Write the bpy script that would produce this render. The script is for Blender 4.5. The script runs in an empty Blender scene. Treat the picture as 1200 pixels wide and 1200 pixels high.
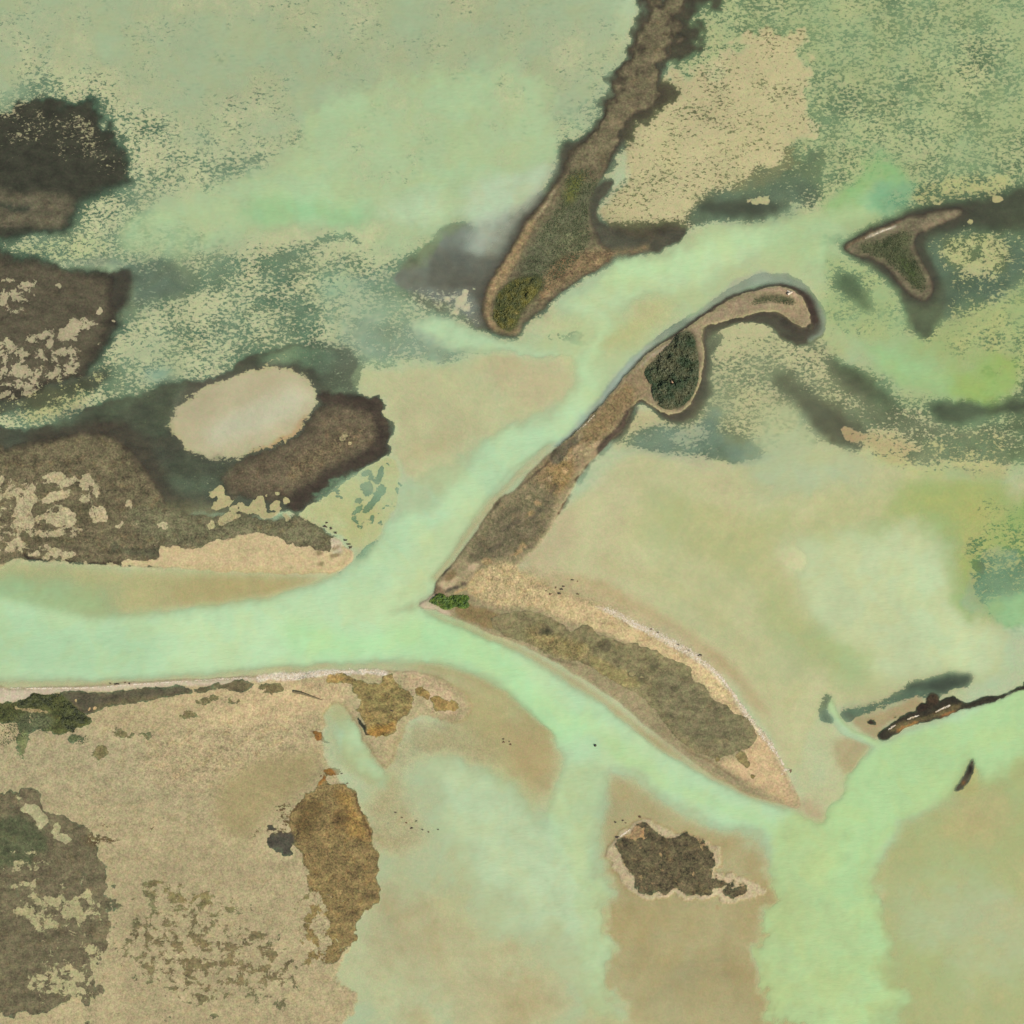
import bpy, math, random
import numpy as np
S = 0.5                      # metres per photo pixel
F = np.array([1.69, 1.735, 1.84])   # light reaching a flat white surface, per channel
def lin(c):
    c = np.array(c, float) / 255.0
    return np.where(c <= 0.04045, c / 12.92, ((c + 0.055) / 1.055) ** 2.4) / F
def X(px): return (px - 600.0) * S
def Y(py): return (600.0 - py) * S
rng = np.random.default_rng(7)
random.seed(7)
scn = bpy.context.scene
COL = scn.collection

# ------------------------------------------------------------------ noise on the canvas
LO, HI = -60, 1260
N = HI - LO + 1
def vnoise(cell, seed, n=N):
    r = np.random.default_rng(seed)
    k = int(n / cell) + 4
    g = r.random((k, k)).astype(np.float32)
    t = np.arange(n) / cell
    i = t.astype(int); f = (t - i).astype(np.float32); f = f * f * (3 - 2 * f)
    a = g[i][:, i]; b = g[i][:, i + 1]; c = g[i + 1][:, i]; d = g[i + 1][:, i + 1]
    fx = f[None, :]; fy = f[:, None]
    return (a * (1 - fx) + b * fx) * (1 - fy) + (c * (1 - fx) + d * fx) * fy - 0.5
def fbm(cell, seed, octs=4, gain=0.55):
    o = np.zeros((N, N), np.float32); w = 1.0; tot = 0
    for k in range(octs):
        o += w * vnoise(max(cell, 1.3), seed + k * 13); tot += w; w *= gain; cell /= 2.0
    return o / tot * 2.2
N_EDGE = fbm(14, 1, 4, 0.65)
N_MID = fbm(40, 31, 5)
N_BIG = fbm(150, 61, 4)
N_FINE = fbm(5, 91, 2)

# ------------------------------------------------------------------ painted fields of the ground
CH = {'bed': 3, 'acol': 3, 'w': 3, 'a': 1, 'c': 1, 'd': 1, 's': 1, 'q': 1}
TINT = {'bed': (0.97, 1.02, 1.06), 'acol': (1.10, 1.20, 1.10), 'w': (1.14, 0.995, 1.17)}
FLD = {}
def init(**k):
    for n, v in k.items():
        a = lin(v) * TINT[n] if CH[n] == 3 else np.array([v])
        FLD[n] = np.ones((N, N, CH[n]), np.float32) * a.astype(np.float32)
def spline(p, closed=True, sub=6):
    p = np.array(p, float)
    if len(p) < 3: return p
    n = len(p); out = []
    rngi = range(n) if closed else range(n - 1)
    for i in rngi:
        if closed:
            p0, p1, p2, p3 = p[(i - 1) % n], p[i], p[(i + 1) % n], p[(i + 2) % n]
        else:
            p0, p1, p2, p3 = p[max(i - 1, 0)], p[i], p[i + 1], p[min(i + 2, n - 1)]
        # centripetal style tangents keep tips tidy
        l1 = np.linalg.norm(p2 - p1) + 1e-6
        m1 = (p2 - p0); m2 = (p3 - p1)
        m1 = m1 / (np.linalg.norm(m1) + 1e-6) * l1 * 0.9
        m2 = m2 / (np.linalg.norm(m2) + 1e-6) * l1 * 0.9
        for k in range(sub):
            t = k / sub
            out.append((2*t**3-3*t**2+1)*p1 + (t**3-2*t**2+t)*m1 + (-2*t**3+3*t**2)*p2 + (t**3-t**2)*m2)
    if not closed: out.append(p[-1])
    return np.array(out)
def box(a, r, ax):
    if r < 1: return a
    a = np.moveaxis(a, ax, 0)
    pad = np.concatenate([np.repeat(a[:1], r + 1, 0), a, np.repeat(a[-1:], r, 0)], 0)
    cs = np.cumsum(pad, 0, dtype=np.float64)
    o = ((cs[2*r+1:] - cs[:-2*r-1]) / (2*r+1)).astype(np.float32)
    return np.moveaxis(o, 0, ax)
def blur(m, f):
    for k in range(3):
        r = int(round(f * 0.55 + (k - 1) * 0.34))
        if r >= 1:
            m = box(m, r, 0); m = box(m, r, 1)
    return m
def raster(poly, x0, y0, w, h):
    """even-odd fill with 3 sub-scanlines"""
    m = np.zeros((h, w), np.float32)
    x1, y1 = poly[:, 0] - x0, poly[:, 1] - y0
    x2, y2 = np.roll(x1, -1), np.roll(y1, -1)
    for sub in range(3):
        for r in range(h):
            yy = r + (sub - 1) / 3.0
            hit = (y1 <= yy) != (y2 <= yy)
            if not hit.any(): continue
            xs = np.sort(x1[hit] + (yy - y1[hit]) * (x2[hit] - x1[hit]) / (y2[hit] - y1[hit]))
            for a, b in zip(xs[::2], xs[1::2]):
                a = max(a, -0.5); b = min(b, w - 0.5)
                if b <= a: continue
                ia, ib = int(math.floor(a + 0.5)), int(math.floor(b + 0.5))
                if ia == ib:
                    if ia < w: m[r, ia] += (b - a) / 3
                else:
                    m[r, ia] += (ia + 0.5 - a) / 3
                    if ib < w: m[r, ib] += (b - ib + 0.5) / 3
                    m[r, ia + 1:ib] += 1 / 3
    return np.clip(m, 0, 1)
def mask(pts, f, rag=0.0, sharp=None, smooth=True, nz=None):
    poly = spline(pts) if smooth else np.array(pts, float)
    pad = int(f * 2.2 + 6 + (14 if rag else 0))
    x0 = max(LO, int(poly[:, 0].min()) - pad); x1 = min(HI, int(poly[:, 0].max()) + pad)
    y0 = max(LO, int(poly[:, 1].min()) - pad); y1 = min(HI, int(poly[:, 1].max()) + pad)
    if x1 <= x0 or y1 <= y0: return None
    m = raster(poly, x0, y0, x1 - x0 + 1, y1 - y0 + 1)
    sl = (slice(y0 - LO, y1 - LO + 1), slice(x0 - LO, x1 - LO + 1))
    if rag:
        big = min(np.ptp(poly[:, 0]), np.ptp(poly[:, 1])) > 22
        m = blur(m, max(f, 4.5) if big else f + 1.2) * (1.0 if big else 1.12)
        n = (N_EDGE if nz is None else nz)[sl] * 1.15 + N_FINE[sl] * 0.35
        q = m + rag * n
        s = sharp if sharp else 0.25
        q = np.clip((q - 0.5 + s) / (2 * s), 0, 1); q = q * q * (3 - 2 * q)
        m = np.where(m > 0.004, q, 0) * np.clip(m * 6, 0, 1)
    else:
        m = blur(m, f)
    return sl, m
def P(pts, f=4, rag=0.0, sharp=None, op=1.0, smooth=True, nz=None, sh=None, **ch):
    if sh is not None: P(pts, f=f * 1.8, op=0.8 * op, smooth=smooth, bed=sh)
    r = mask(pts, f, rag, sharp, smooth, nz)
    if r is None: return
    sl, m = r
    m = (m * op)[..., None]
    for n, v in ch.items():
        v = lin(v) * TINT[n] if CH[n] == 3 else np.array([v])
        FLD[n][sl] = FLD[n][sl] * (1 - m) + v.astype(np.float32) * m
def strip(pts, wd):
    c = spline(pts, closed=False, sub=4)
    wd = np.interp(np.linspace(0, 1, len(c)), np.linspace(0, 1, len(wd)), wd) / 2
    t = np.gradient(c, axis=0); t /= np.linalg.norm(t, axis=1)[:, None] + 1e-9
    nn = np.stack([-t[:, 1], t[:, 0]], 1)
    return np.concatenate([c + nn * wd[:, None], (c - nn * wd[:, None])[::-1]])
def L(pts, wd, f=2, **k):
    if not isinstance(wd, (list, tuple)): wd = [wd, wd]
    P(strip(pts, wd), f=f, smooth=False, **k)
def E(cx, cy, rx, ry, rot=0, f=6, **k):
    if 'a' in k and 'rag' in k: f = f * 1.7
    a = np.linspace(0, 2 * math.pi, 24, endpoint=False); r = math.radians(rot)
    x = rx * np.cos(a); y = ry * np.sin(a)
    P(np.stack([cx + x * math.cos(r) - y * math.sin(r), cy + x * math.sin(r) + y * math.cos(r)], 1), f=f, smooth=False, **k)

init(bed=(190, 184, 140), acol=(86, 104, 78), w=(184, 224, 168), a=0.0, c=0.0, d=0.45, s=0.18, q=1.0)
TEAL = (56, 92, 74); BRN = (66, 57, 46); MUD = (101, 89, 70); GREY = (92, 92, 76)
# --- north-west lagoon: weed mottles over pale bed
P([(-90,-90),(700,-90),(650,216),(610,270),(570,330),(600,398),(560,420),(430,432),(415,460),(370,440),(200,480),(26,520),(-90,530)], f=14, bed=(196,190,142), w=(172,204,150), a=0.42, d=0.27, acol=TEAL)
P([(-90,-90),(700,-90),(660,120),(400,160),(180,150),(60,100),(-90,120)], f=30, bed=(184,178,134), a=0.22, d=0.6)
P([(150,292),(150,262),(178,240),(220,226),(300,200),(380,120),(620,100),(650,216),(620,250),(580,262),(535,252),(505,268),(478,296),(440,302),(400,283),(330,280),(300,286),(240,292)], f=14, a=0.19, w=(182,222,158), d=0.75, bed=(190,184,138))
P([(330,262),(400,268),(470,258),(430,285),(350,285),(300,282)], f=12, a=0.05, d=0.3)
P([(300,225),(420,235),(420,262),(350,258),(290,262)], f=14, a=0.12, w=(160,212,146), d=1.3)
P([(440,235),(480,225),(540,235),(520,255),(480,265)], f=14, w=(190,226,168), d=1.2, a=0.12)
for q in [(352,248,14,3,15),(368,258,10,2.5,30),(395,242,12,2.5,-8),(478,250,10,7,-20),(482,265,8,6,70),(500,245,8,6,0)]:
    E(*q, f=5, a=0.42, acol=(96,140,104))
L([(190,300),(215,296),(235,302),(262,298)], 9, f=5, a=0.58)
L([(305,310),(330,305),(360,293),(385,281),(405,278),(424,282)], [20,16,14,9,12,8], f=4, a=0.60, c=0.15)
L([(305,328),(340,322),(370,312)], [22,14], f=6, a=0.50)
L([(100,258),(140,276),(160,272)], [18,14], f=7, a=0.62)
P([(90,240),(130,235),(200,250),(240,290),(180,300),(110,300),(80,280)], f=10, a=0.46)
L([(35,283),(70,296),(110,298),(160,300)], [12,14,14], f=6, a=0.50)
P([(300,345),(340,335),(375,350),(372,400),(340,420),(310,410),(298,380)], f=9, a=0.54)
P([(255,370),(300,362),(330,392),(300,430),(240,420)], f=12, a=0.50)
P([(195,325),(232,318),(256,300),(280,305),(290,318),(265,330),(235,340),(208,340)], f=8, a=0.62)
P([(120,430),(160,415),(190,430),(175,462),(130,470)], f=9, a=0.50)
E(188,442,22,9,-10, f=8, d=0.7, w=(150,192,150), a=0.5)
P([(120,380),(150,378),(165,395),(140,420),(110,425)], f=10, a=0.35)
P([(26,470),(60,462),(100,462),(95,482),(60,492),(26,500)], f=6, a=0.42, w=(174,196,130), bed=(188,178,124))
# teal deeper water and silt in the middle of the lagoon
P([(372,330),(385,318),(415,318),(430,335),(420,355),(390,360),(372,350)], f=14, a=0.42, w=(156,202,152), d=0.8)
P([(375,362),(430,345),(500,355),(545,375),(520,392),(470,395),(420,392),(380,390)], f=14, a=0.47, w=(172,206,156), d=0.62, acol=(88,120,92))
P([(405,392),(440,382),(500,392),(540,408),(528,424),(480,428),(440,428),(415,415)], f=9, a=0.58, acol=(86,116,90), d=0.5, w=(168,200,156))
P([(490,388),(520,378),(560,392),(620,404),(680,420),(690,440),(640,418),(580,412),(530,405)], f=7, a=0.05, d=1.4, w=(186,226,166))
P([(425,325),(455,312),(500,305),(520,330),(490,345),(460,345),(430,345)], f=9, a=0.56, acol=(80,112,86), d=0.4, w=(160,196,152))
# dark plume of mud west of the north island
P([(462,330),(474,306),(500,288),(522,262),(560,256),(604,240),(640,222),(640,240),(606,290),(580,330),(568,360),(572,388),(556,386),(534,372),(512,352),(488,342)], f=10, rag=0.2, a=0.93, c=0.1, acol=(82,76,60), d=0.26, sh=(140,140,108), w=(172,196,166))
P([(545,288),(560,262),(590,250),(625,225),(640,190),(665,185),(650,216),(628,240),(604,268),(585,290),(568,300),(550,302)], f=9, w=(190,208,170), d=0.9, op=0.6)
P([(520,320),(545,300),(575,305),(592,300),(578,330),(568,360),(575,388),(550,372),(520,350),(508,338)], f=9, acol=(66,58,46), d=0.12, a=.97)
P([(560,265),(545,240),(560,216),(640,190),(640,216),(610,244),(585,258)], f=10, a=0.0, d=1.3, w=(192,222,172), op=0.85)
P([(508,300),(535,290),(560,300),(590,300),(580,330),(566,360),(570,384),(545,368),(515,348),(500,325)], f=8, d=0.12, acol=(74,66,54), a=1.0)
P([(482,340),(515,338),(545,342),(560,356),(566,382),(545,380),(515,366),(492,358)], f=5, a=0.60, c=0.15, bed=(192,182,140), acol=(84,76,62), d=0.35)
for q in [(540,352,9,7),(546,345,5,4),(533,366,7,4),(556,340,3,3),(548,362,5,3),(521,347,5,3),(570,300,2,2),(594,293,2.4,2),(567,298,2,1.6),(575,302,2,1.5)]:
    E(q[0],q[1],q[2]*.8,q[3]*.8,0, f=1.5, rag=0.5, a=0.15, bed=(206,192,146), d=0.2)
# --- north-west corner mud
P([(-90,90),(40,130),(110,150),(150,205),(156,218),(132,226),(112,232),(92,246),(86,262),(70,274),(40,276),(20,282),(-90,285)], f=8, a=0.95, c=0.2, acol=(56,54,43), bed=(170,160,120), d=-0.06, s=0.3)
P([(-90,232),(30,229),(60,228),(80,232),(84,245),(76,258),(68,266),(50,267),(26,262),(-90,266)], f=5, acol=(96,87,70), a=1.0, d=-0.25, s=0.4)
L([(-60,246),(26,243),(34,246)], 6, f=3, acol=(50,54,44))
P([(20,290),(60,278),(100,275),(130,286),(100,302),(60,304),(20,300)], f=4, a=0.42, d=0.3, bed=(186,184,130))
# --- west mudflat
P([(-90,300),(26,301),(50,304),(80,312),(110,315),(140,320),(153,327),(150,345),(145,362),(140,385),(130,400),(118,418),(106,432),(100,448),(82,458),(60,466),(40,474),(-90,492)], f=7, a=0.97, c=0.45, acol=(58,51,41), bed=(176,162,126), d=-0.06, s=0.4)
P([(-90,308),(26,308),(60,312),(100,322),(125,330),(132,345),(124,368),(118,392),(104,412),(92,432),(60,445),(26,452),(-90,460)], f=7, acol=(84,75,60), d=-0.22, a=1.0)
P([(138,322),(170,310),(205,305),(228,322),(228,338),(200,352),(170,362),(150,375),(142,370),(150,345)], f=9, a=0.76, c=0.0, acol=(80,88,68), d=0.28, w=(140,172,136), sh=(130,136,104))
P([(120,312),(140,316),(156,324),(154,345),(142,366),(128,356),(130,330)], f=4, a=1, acol=(60,52,43), d=0.02, c=1)
P([(60,304),(100,302),(140,306),(150,316),(110,314),(70,309)], f=3, a=0.5, d=0.6, w=(150,176,136), acol=(90,110,84))
P([(-90,328),(26,326),(45,326),(52,345),(46,362),(26,366),(-90,366)], f=7, a=0.56, c=0.9)
for q in [(57,318,3,2),(82,326,3,2.5),(68,334,4,3),(116,362,3,8),(133,376,3,2)]: E(*q,f=1.5,rag=.5,a=0.1,bed=(180,166,128))
P([(-90,398),(26,394),(60,382),(92,374),(112,380),(122,396),(108,420),(92,440),(70,455),(40,466),(-90,475)], f=6, a=0.52, c=0.85)
P([(75,376),(100,374),(108,388),(90,398),(72,390)], f=4, a=0.30)
P([(95,390),(118,385),(120,400),(106,416),(92,408)], f=4, a=0.9)
P([(60,450),(100,440),(130,430),(112,455),(90,464),(55,478),(26,486),(-90,500),(-90,480),(20,470)], f=6, a=0.60, c=0.4, acol=(58,56,44), bed=(184,176,120), d=0.1)
# --- dark tidal trough north of the arc mudflat and around the oval bar
P([(-90,505),(26,506),(60,498),(100,484),(130,470),(165,464),(200,452),(240,444),(262,436),(280,425),(330,405),(372,405),(420,425),(424,440),(424,462),(445,462),(452,476),(464,494),(462,510),(452,522),(460,532),(432,548),(410,560),(392,572),(370,590),(352,600),(320,600),(300,608),(240,600),(200,610),(-90,560)], f=6, rag=0.2, a=0.97, c=0.5, acol=(62,57,46), bed=(184,176,120), d=0.05, s=0.3)
P([(60,500),(110,482),(150,466),(215,452),(210,485),(200,505),(180,512),(150,500),(110,498)], f=7, acol=(70,76,58), d=0.12, w=(128,138,108), a=0.78, sh=(128,132,98))
P([(352,408),(390,402),(424,425),(424,455),(400,462),(380,452),(372,436)], f=6, acol=(76,86,68), d=0.22, w=(136,154,120), a=0.74, c=0.0, sh=(128,144,112))
P([(305,424),(330,408),(370,404),(395,415),(380,432),(350,425),(320,424)], f=6, a=0.62, acol=(84,112,86), c=0.2, d=0.3)
L([(30,520),(60,513),(105,505),(140,510),(165,535),(185,565),(200,590),(228,596)], [16,20,20,26,28,26,18], f=6, acol=(66,57,46), d=0.02, a=1)
P([(195,540),(225,535),(270,540),(262,570),(230,578),(205,570)], f=8, acol=(66,70,54), d=0.10, w=(122,136,108), a=0.78, c=0.0, sh=(112,122,92))
# brown flat east of the oval
P([(290,540),(330,525),(360,505),(378,480),(400,474),(440,480),(452,500),(440,520),(420,530),(395,545),(370,560),(340,580),(300,580),(268,575),(262,560),(275,545)], f=8, acol=(100,86,68), d=-0.2, a=1, c=1, s=0.6)
P([(372,462),(405,460),(445,466),(456,480),(452,495),(458,512),(446,522),(452,532),(424,546),(398,556),(380,570),(360,588),(345,600),(340,585),(370,560),(400,544),(425,528),(440,505),(430,485),(400,474)], f=4, acol=(64,53,44), d=-0.05, a=1)
P([(340,548),(380,520),(420,505),(400,530),(370,550),(345,565)], f=8, acol=(108,92,70), s=0.9)
E(400,512,6,2.5,-35, f=1.2, a=0.0, bed=(172,150,112)); E(408,520,3,3,-35, f=1.5, a=0.0, bed=(172,150,112), rag=.5)
# arc mudflat (emergent) with sand windows, beach to the south
P([(-90,530),(26,526),(55,521),(85,514),(108,511),(128,514),(144,524),(158,540),(170,556),(182,574),(196,594),(214,606),(240,604),(280,606),(320,612),(355,602),(368,612),(384,624),(396,640),(408,655),(398,664),(330,668),(250,666),(180,664),(110,662),(60,658),(26,656),(-90,655)], f=3, a=1.0, c=1.0, acol=(104,92,70), bed=(180,164,124), d=-0.35, s=0.75)
P([(196,590),(240,592),(290,600),(340,606),(365,612),(392,636),(330,634),(250,640),(200,640),(150,600)], f=7, acol=(108,100,76), a=1)
P([(-90,560),(26,556),(60,550),(80,556),(90,572),(110,565),(118,575),(112,590),(135,596),(135,606),(115,612),(95,610),(90,628),(80,645),(60,650),(26,646),(-90,650)], f=4, a=0.50, c=0.95)
for q in [(40,585,12,18,10),(85,600,0,0,0)]:
    if q[2]: E(*q, f=5, a=0.25)
for q in [(93,600,14,13),(48,594,10,7),(60,615,9,5),(72,633,17,8),(125,607,7,7),(48,576,8,9),(62,572,5,8),(30,627,6,8),(44,632,8,8),(86,569,12,5)]:
    E(q[0],q[1],q[2],q[3],-5, f=2.5, rag=0.5, a=0.97, acol=(96,86,64))
for q in [(60,555,12,5),(100,567,9,6),(78,565,12,4),(60,583,18,4),(118,603,6,12),(150,613,14,3),(135,617,12,2.5),(152,592,6,3),(190,613,6,3),(195,618,3,4),(203,635,6,3),(184,638,4,3),(80,650,10,4),(92,648,12,3),(219,611,3,1.5),(110,550,2.5,3),(105,598,8,4),(60,650,10,5),(30,600,8,20),(70,605,16,6),(40,648,10,4)]:
    E(q[0],q[1],q[2],q[3],-8, f=2, rag=0.6, a=0.02, bed=(184,168,128))
for q in [(262,590,14,6),(285,598,16,6),(300,596,14,8),(270,606,14,5),(322,590,8,5),(250,578,10,6),(246,612,4,5),(313,604,10,5),(313,583,4,4),(302,584,4,3),(335,588,5,5),(338,607,7,3),(350,618,5,2.5),(325,580,6,3)]:
    E(q[0],q[1],q[2],q[3],-10, f=1.6, rag=0.7, a=0.02, bed=(190,176,128), d=0.02)
for q in [(280,604,6,2,0),(303,597,3,1.5,0),(278,598,3,1.5,0),(272,586,4,3,0)]: E(*q, f=1.2, a=1, acol=(88,76,58))
L([(110,571),(130,577),(150,576)], 1.3, f=.6, acol=(70,62,50)); L([(64,640),(90,643),(118,648),(126,640)], 1.5, f=.7, acol=(76,66,52))
L([(130,640),(160,645),(190,646)], 10, f=4, rag=.4, acol=(80,76,58), op=0.8)
# dark eroded edge
L([(26,649),(34,655),(58,657)], [2,4,2], f=0.8, acol=(40,28,22), a=1); L([(74,655),(84,661),(110,661),(130,660),(160,659),(176,658)], [3,4,3,2,2,1], f=0.8, acol=(52,34,26), a=1)
# sandy beach
P([(178,655),(190,648),(185,642),(205,640),(230,642),(250,633),(275,630),(295,628),(310,628),(345,636),(370,645),(390,645),(400,640),(408,644),(414,652),(410,660),(395,668),(370,671),(330,672),(280,670),(230,667),(200,664),(170,661),(140,659)], f=2, rag=0.3, a=0.0, bed=(202,178,132), d=-0.4, s=0.4)
P([(385,628),(392,632),(400,646),(392,650),(386,640)], f=2, a=0, bed=(200,182,150), d=-0.3)
for q in [(376,648,7,3.5,-10),(392,650,8,2.5,-12),(376,660,5,3,0),(392,643,4,2,0)]: E(*q, f=1.5, rag=.4, a=0, bed=(142,124,86))
for q in [(268,631,3,1.2),(280,627,1.4,4),(287,622,1.5,6)]: E(*q, f=1, a=0, bed=(110,98,74))
# shelf south of the beach
P([(-90,658),(26,658),(120,664),(200,668),(300,673),(380,674),(412,662),(424,652),(432,640),(445,622),(440,600),(415,585),(410,600),(420,630),(414,660),(390,674),(350,690),(300,706),(230,716),(150,722),(90,722),(26,700),(-90,690)], f=11, a=0, bed=(180,164,112), d=0.20, w=(176,206,140))
P([(230,676),(300,676),(380,676),(410,668),(380,684),(320,700),(250,706),(200,700)], f=10, bed=(178,158,104), d=0.12)
P([(-120,672),(26,676),(90,690),(140,708),(60,724),(-120,734)], f=18, d=1.0, w=(164,206,142))
# weed patches in the bay by the brown flat
P([(395,570),(430,550),(462,540),(470,555),(462,590),(448,625),(430,640),(415,640),(395,625),(365,612),(356,600),(375,585)], f=4, rag=.3, a=0.0, bed=(188,178,118), d=0.3, c=0)
for q in [(394,566,14,5,-35),(385,575,12,4,-10),(378,580,10,3,0),(392,583,6,2,0),(372,586,6,2.5,0),(426,572,9,4,0),(428,557,8,4,0),(410,560,7,3,-20),(398,596,3,1.5,0),(390,598,5,1.5,0),(395,603,3,1.5,0),(436,562,4,6,60),(418,582,5,2,0),(372,603,6,2,0)]:
    E(*q, f=1.6, rag=.7, a=0.72, c=.1, acol=(94,112,92))
L([(440,570),(450,555),(452,550)], [8,9,3], f=1.5, rag=.5, a=0.8, c=.1, acol=(78,104,84))
L([(425,600),(436,592),(448,578),(456,572)], [8,11,10,3], f=1.6, rag=.5, a=0.8, c=.1, acol=(84,118,92))
L([(414,603),(420,613),(426,615),(440,607),(448,601),(456,594),(460,589)], [5,6,5,5,4,3], f=1.3, rag=.5, a=1, acol=(84,122,98))
L([(418,600),(421,593),(425,588)], [5,2], f=1.2, rag=.5, a=1, acol=(84,122,98))
for q in [(446,616,5,3,-30),(440,620,2.5,2,0),(466,576,3,5,20),(470,568,4,4,0),(458,550,2,6,0)]: E(*q, f=1.2, rag=.6, a=1, acol=(90,122,102))
L([(415,664),(425,655),(436,642),(444,632),(452,626)], [7,12,14,10,4], f=2.2, rag=.5, a=0.9, acol=(78,118,96), d=0.35)
L([(380,690),(395,678),(410,668),(420,658)], [4,8,8,5], f=4, a=0.9, acol=(90,120,110), d=1.3, op=0.8)
# --- pale oval bar
P([(201,497),(207,482),(222,466),(246,450),(270,440),(300,432),(328,431),(352,436),(366,447),(373,464),(369,480),(358,496),(345,508),(325,520),(302,530),(280,536),(254,537),(228,531),(210,520)], f=7, a=0.0, c=.1, bed=(190,176,134), d=0.16, w=(196,206,160), s=0.1)
P([(245,512),(250,495),(290,475),(340,458),(362,462),(352,480),(310,500),(270,518)], f=12, bed=(196,190,156), d=0.3)
L([(290,534),(325,520),(350,502),(364,486)], [3,7,7,3], f=3, bed=(186,152,104), d=0.05)
# --- centre sand sheet
P([(424,437),(432,433),(470,433),(515,430),(560,421),(600,416),(640,418),(680,425),(692,440),(690,462),(672,478),(650,492),(630,505),(600,520),(575,540),(550,560),(520,570),(490,560),(470,540),(458,530),(452,522),(462,512),(467,498),(456,488),(448,483),(455,474),(445,464),(426,462),(425,450)], f=2.5, a=0.0, c=0, bed=(190,178,130), d=0.26, w=(186,220,160), s=0.15)
P([(424,436),(445,431),(470,434),(470,470),(464,530),(500,560),(560,540),(600,500),(560,470),(520,440),(480,434)], f=16, bed=(192,180,132), d=0.16)
P([(560,432),(640,425),(680,440),(672,470),(630,480),(590,460)], f=14, bed=(192,172,128), d=0.18)
P([(620,500),(680,455),(692,470),(650,510),(600,560),(560,620),(500,640),(470,600),(500,560),(560,520)], f=14, d=1.0)
P([(470,600),(480,560),(505,540),(520,560),(500,600),(480,630)], f=12, d=0.6)
# --- main river channel
P([(-90,712),(26,712),(100,728),(180,722),(245,716),(320,703),(362,690),(400,676),(422,664),(440,645),(455,625),(475,604),(500,600),(530,570),(570,530),(620,495),(655,482),(690,440),(700,455),(692,482),(655,515),(622,545),(590,575),(568,602),(548,634),(528,660),(508,686),(488,706),(500,721),(550,734),(600,754),(650,784),(700,818),(740,850),(780,880),(830,908),(880,934),(930,952),(950,1010),(900,995),(850,975),(800,955),(765,930),(735,905),(712,905),(700,940),(690,1010),(690,1290),(650,1290),(640,1010),(655,930),(668,905),(664,880),(645,858),(620,840),(595,815),(560,795),(525,782),(480,777),(400,777),(300,785),(180,794),(100,795),(26,793),(-90,793)], f=8, a=0, bed=(186,170,120), d=1.9, w=(184,226,166))
P([(-90,712),(26,720),(100,735),(180,735),(180,785),(26,785),(-90,785)], f=22, w=(172,214,156), d=2.4)
P([(200,735),(330,715),(440,690),(520,720),(600,770),(540,765),(440,755),(300,770),(200,780)], f=16, w=(188,228,166), d=2.2)
P([(440,700),(470,650),(540,600),(560,610),(520,660),(480,700),(450,715)], f=12, w=(190,228,166), d=2.2)
P([(330,730),(420,740),(520,725),(600,770),(660,830),(700,850),(650,860),(560,790),(460,770),(350,770)], f=14, w=(178,228,158), d=2.5)
P([(490,640),(530,600),(560,585),(545,630),(500,690),(470,700)], f=12, w=(194,226,160), d=1.6)
P([(700,860),(760,900),(840,940),(920,975),(960,1000),(860,965),(780,925),(720,895)], f=12, w=(180,224,152), d=2.0)
# shelf below: tan fringe on the south bank
L([(-60,800),(26,800),(120,801),(200,795),(300,787),(400,780),(480,780),(530,787),(575,806),(615,842),(648,870)], [11,10,10,9,9,9,11,16,22,26], f=6, bed=(178,158,106), d=0.12)
# tan fringe along spit
L([(488,712),(470,714),(452,714)], [14,8,4], f=5, bed=(186,160,114), d=0.2, op=0.8)
L([(494,716),(545,736),(600,758),(655,788),(710,826),(760,864),(810,896),(860,924),(925,950)], [9,12,12,12,11,10,10,10], f=6, bed=(176,154,104), d=0.06)
L([(505,682),(530,652),(555,618),(585,578),(620,545),(650,515)], [12,12,12,12,10,5], f=6, bed=(182,160,112), d=0.08)
# --- tan shoals on the south side
P([(560,800),(590,815),(622,845),(650,868),(662,890),(660,912),(645,932),(630,950),(612,935),(590,905),(560,880),(530,850),(500,820),(480,800),(520,790)], f=19, bed=(182,164,112), d=0.12, w=(180,210,140))
P([(590,850),(630,860),(650,890),(640,925),(620,915),(596,880)], f=10, bed=(184,162,112), d=0.08)
P([(706,925),(714,906),(735,905),(760,925),(800,953),(850,972),(905,990),(905,1290),(690,1290),(694,1000)], f=14, bed=(178,158,106), d=0.10)
# mint tongues south
P([(668,905),(705,900),(704,950),(694,1010),(690,1290),(655,1290),(648,1010),(655,950)], f=12, bed=(186,176,120), d=1.25, w=(188,222,158))
P([(520,870),(560,900),(600,925),(632,965),(650,1010),(640,1290),(520,1290),(520,990),(512,930)], f=18, bed=(186,176,120), d=1.3, w=(192,224,166), a=0)
P([(300,984),(500,900),(520,930),(540,984),(640,1100),(700,1300),(200,1300)], f=22, op=0.7, d=0.35, bed=(180,166,116), a=0)
# --- south-west land
P([(-90,809),(26,808),(60,806),(110,805),(160,801),(220,798),(290,794),(360,789),(430,786),(470,786),(505,791),(530,802),(545,820),(548,838),(530,846),(500,838),(482,842),(475,856),(468,880),(452,900),(425,905),(400,880),(385,850),(380,880),(398,920),(425,990),(420,1100),(330,1290),(-90,1290)], f=3, a=0.0, c=0.5, bed=(180,162,120), d=-0.4, s=0.55)
P([(480,850),(520,845),(560,860),(590,880),(560,900),(520,890),(480,900),(470,940),(500,990),(440,1000),(430,950),(450,900)], f=14, bed=(180,162,114), d=0.12, s=0.4, a=0.05, c=0.2)
P([(-90,900),(26,850),(120,840),(230,870),(330,880),(390,900),(330,940),(200,950),(60,930),(-90,950)], f=26, bed=(176,160,120), s=0.6)
P([(180,860),(280,830),(370,850),(385,880),(330,900),(230,930),(170,900)], f=20, bed=(182,162,120), s=.8)
P([(280,900),(340,885),(380,890),(360,925),(310,960),(280,984),(250,950)], f=12, bed=(170,152,106), s=0.35, d=-0.15)
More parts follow.
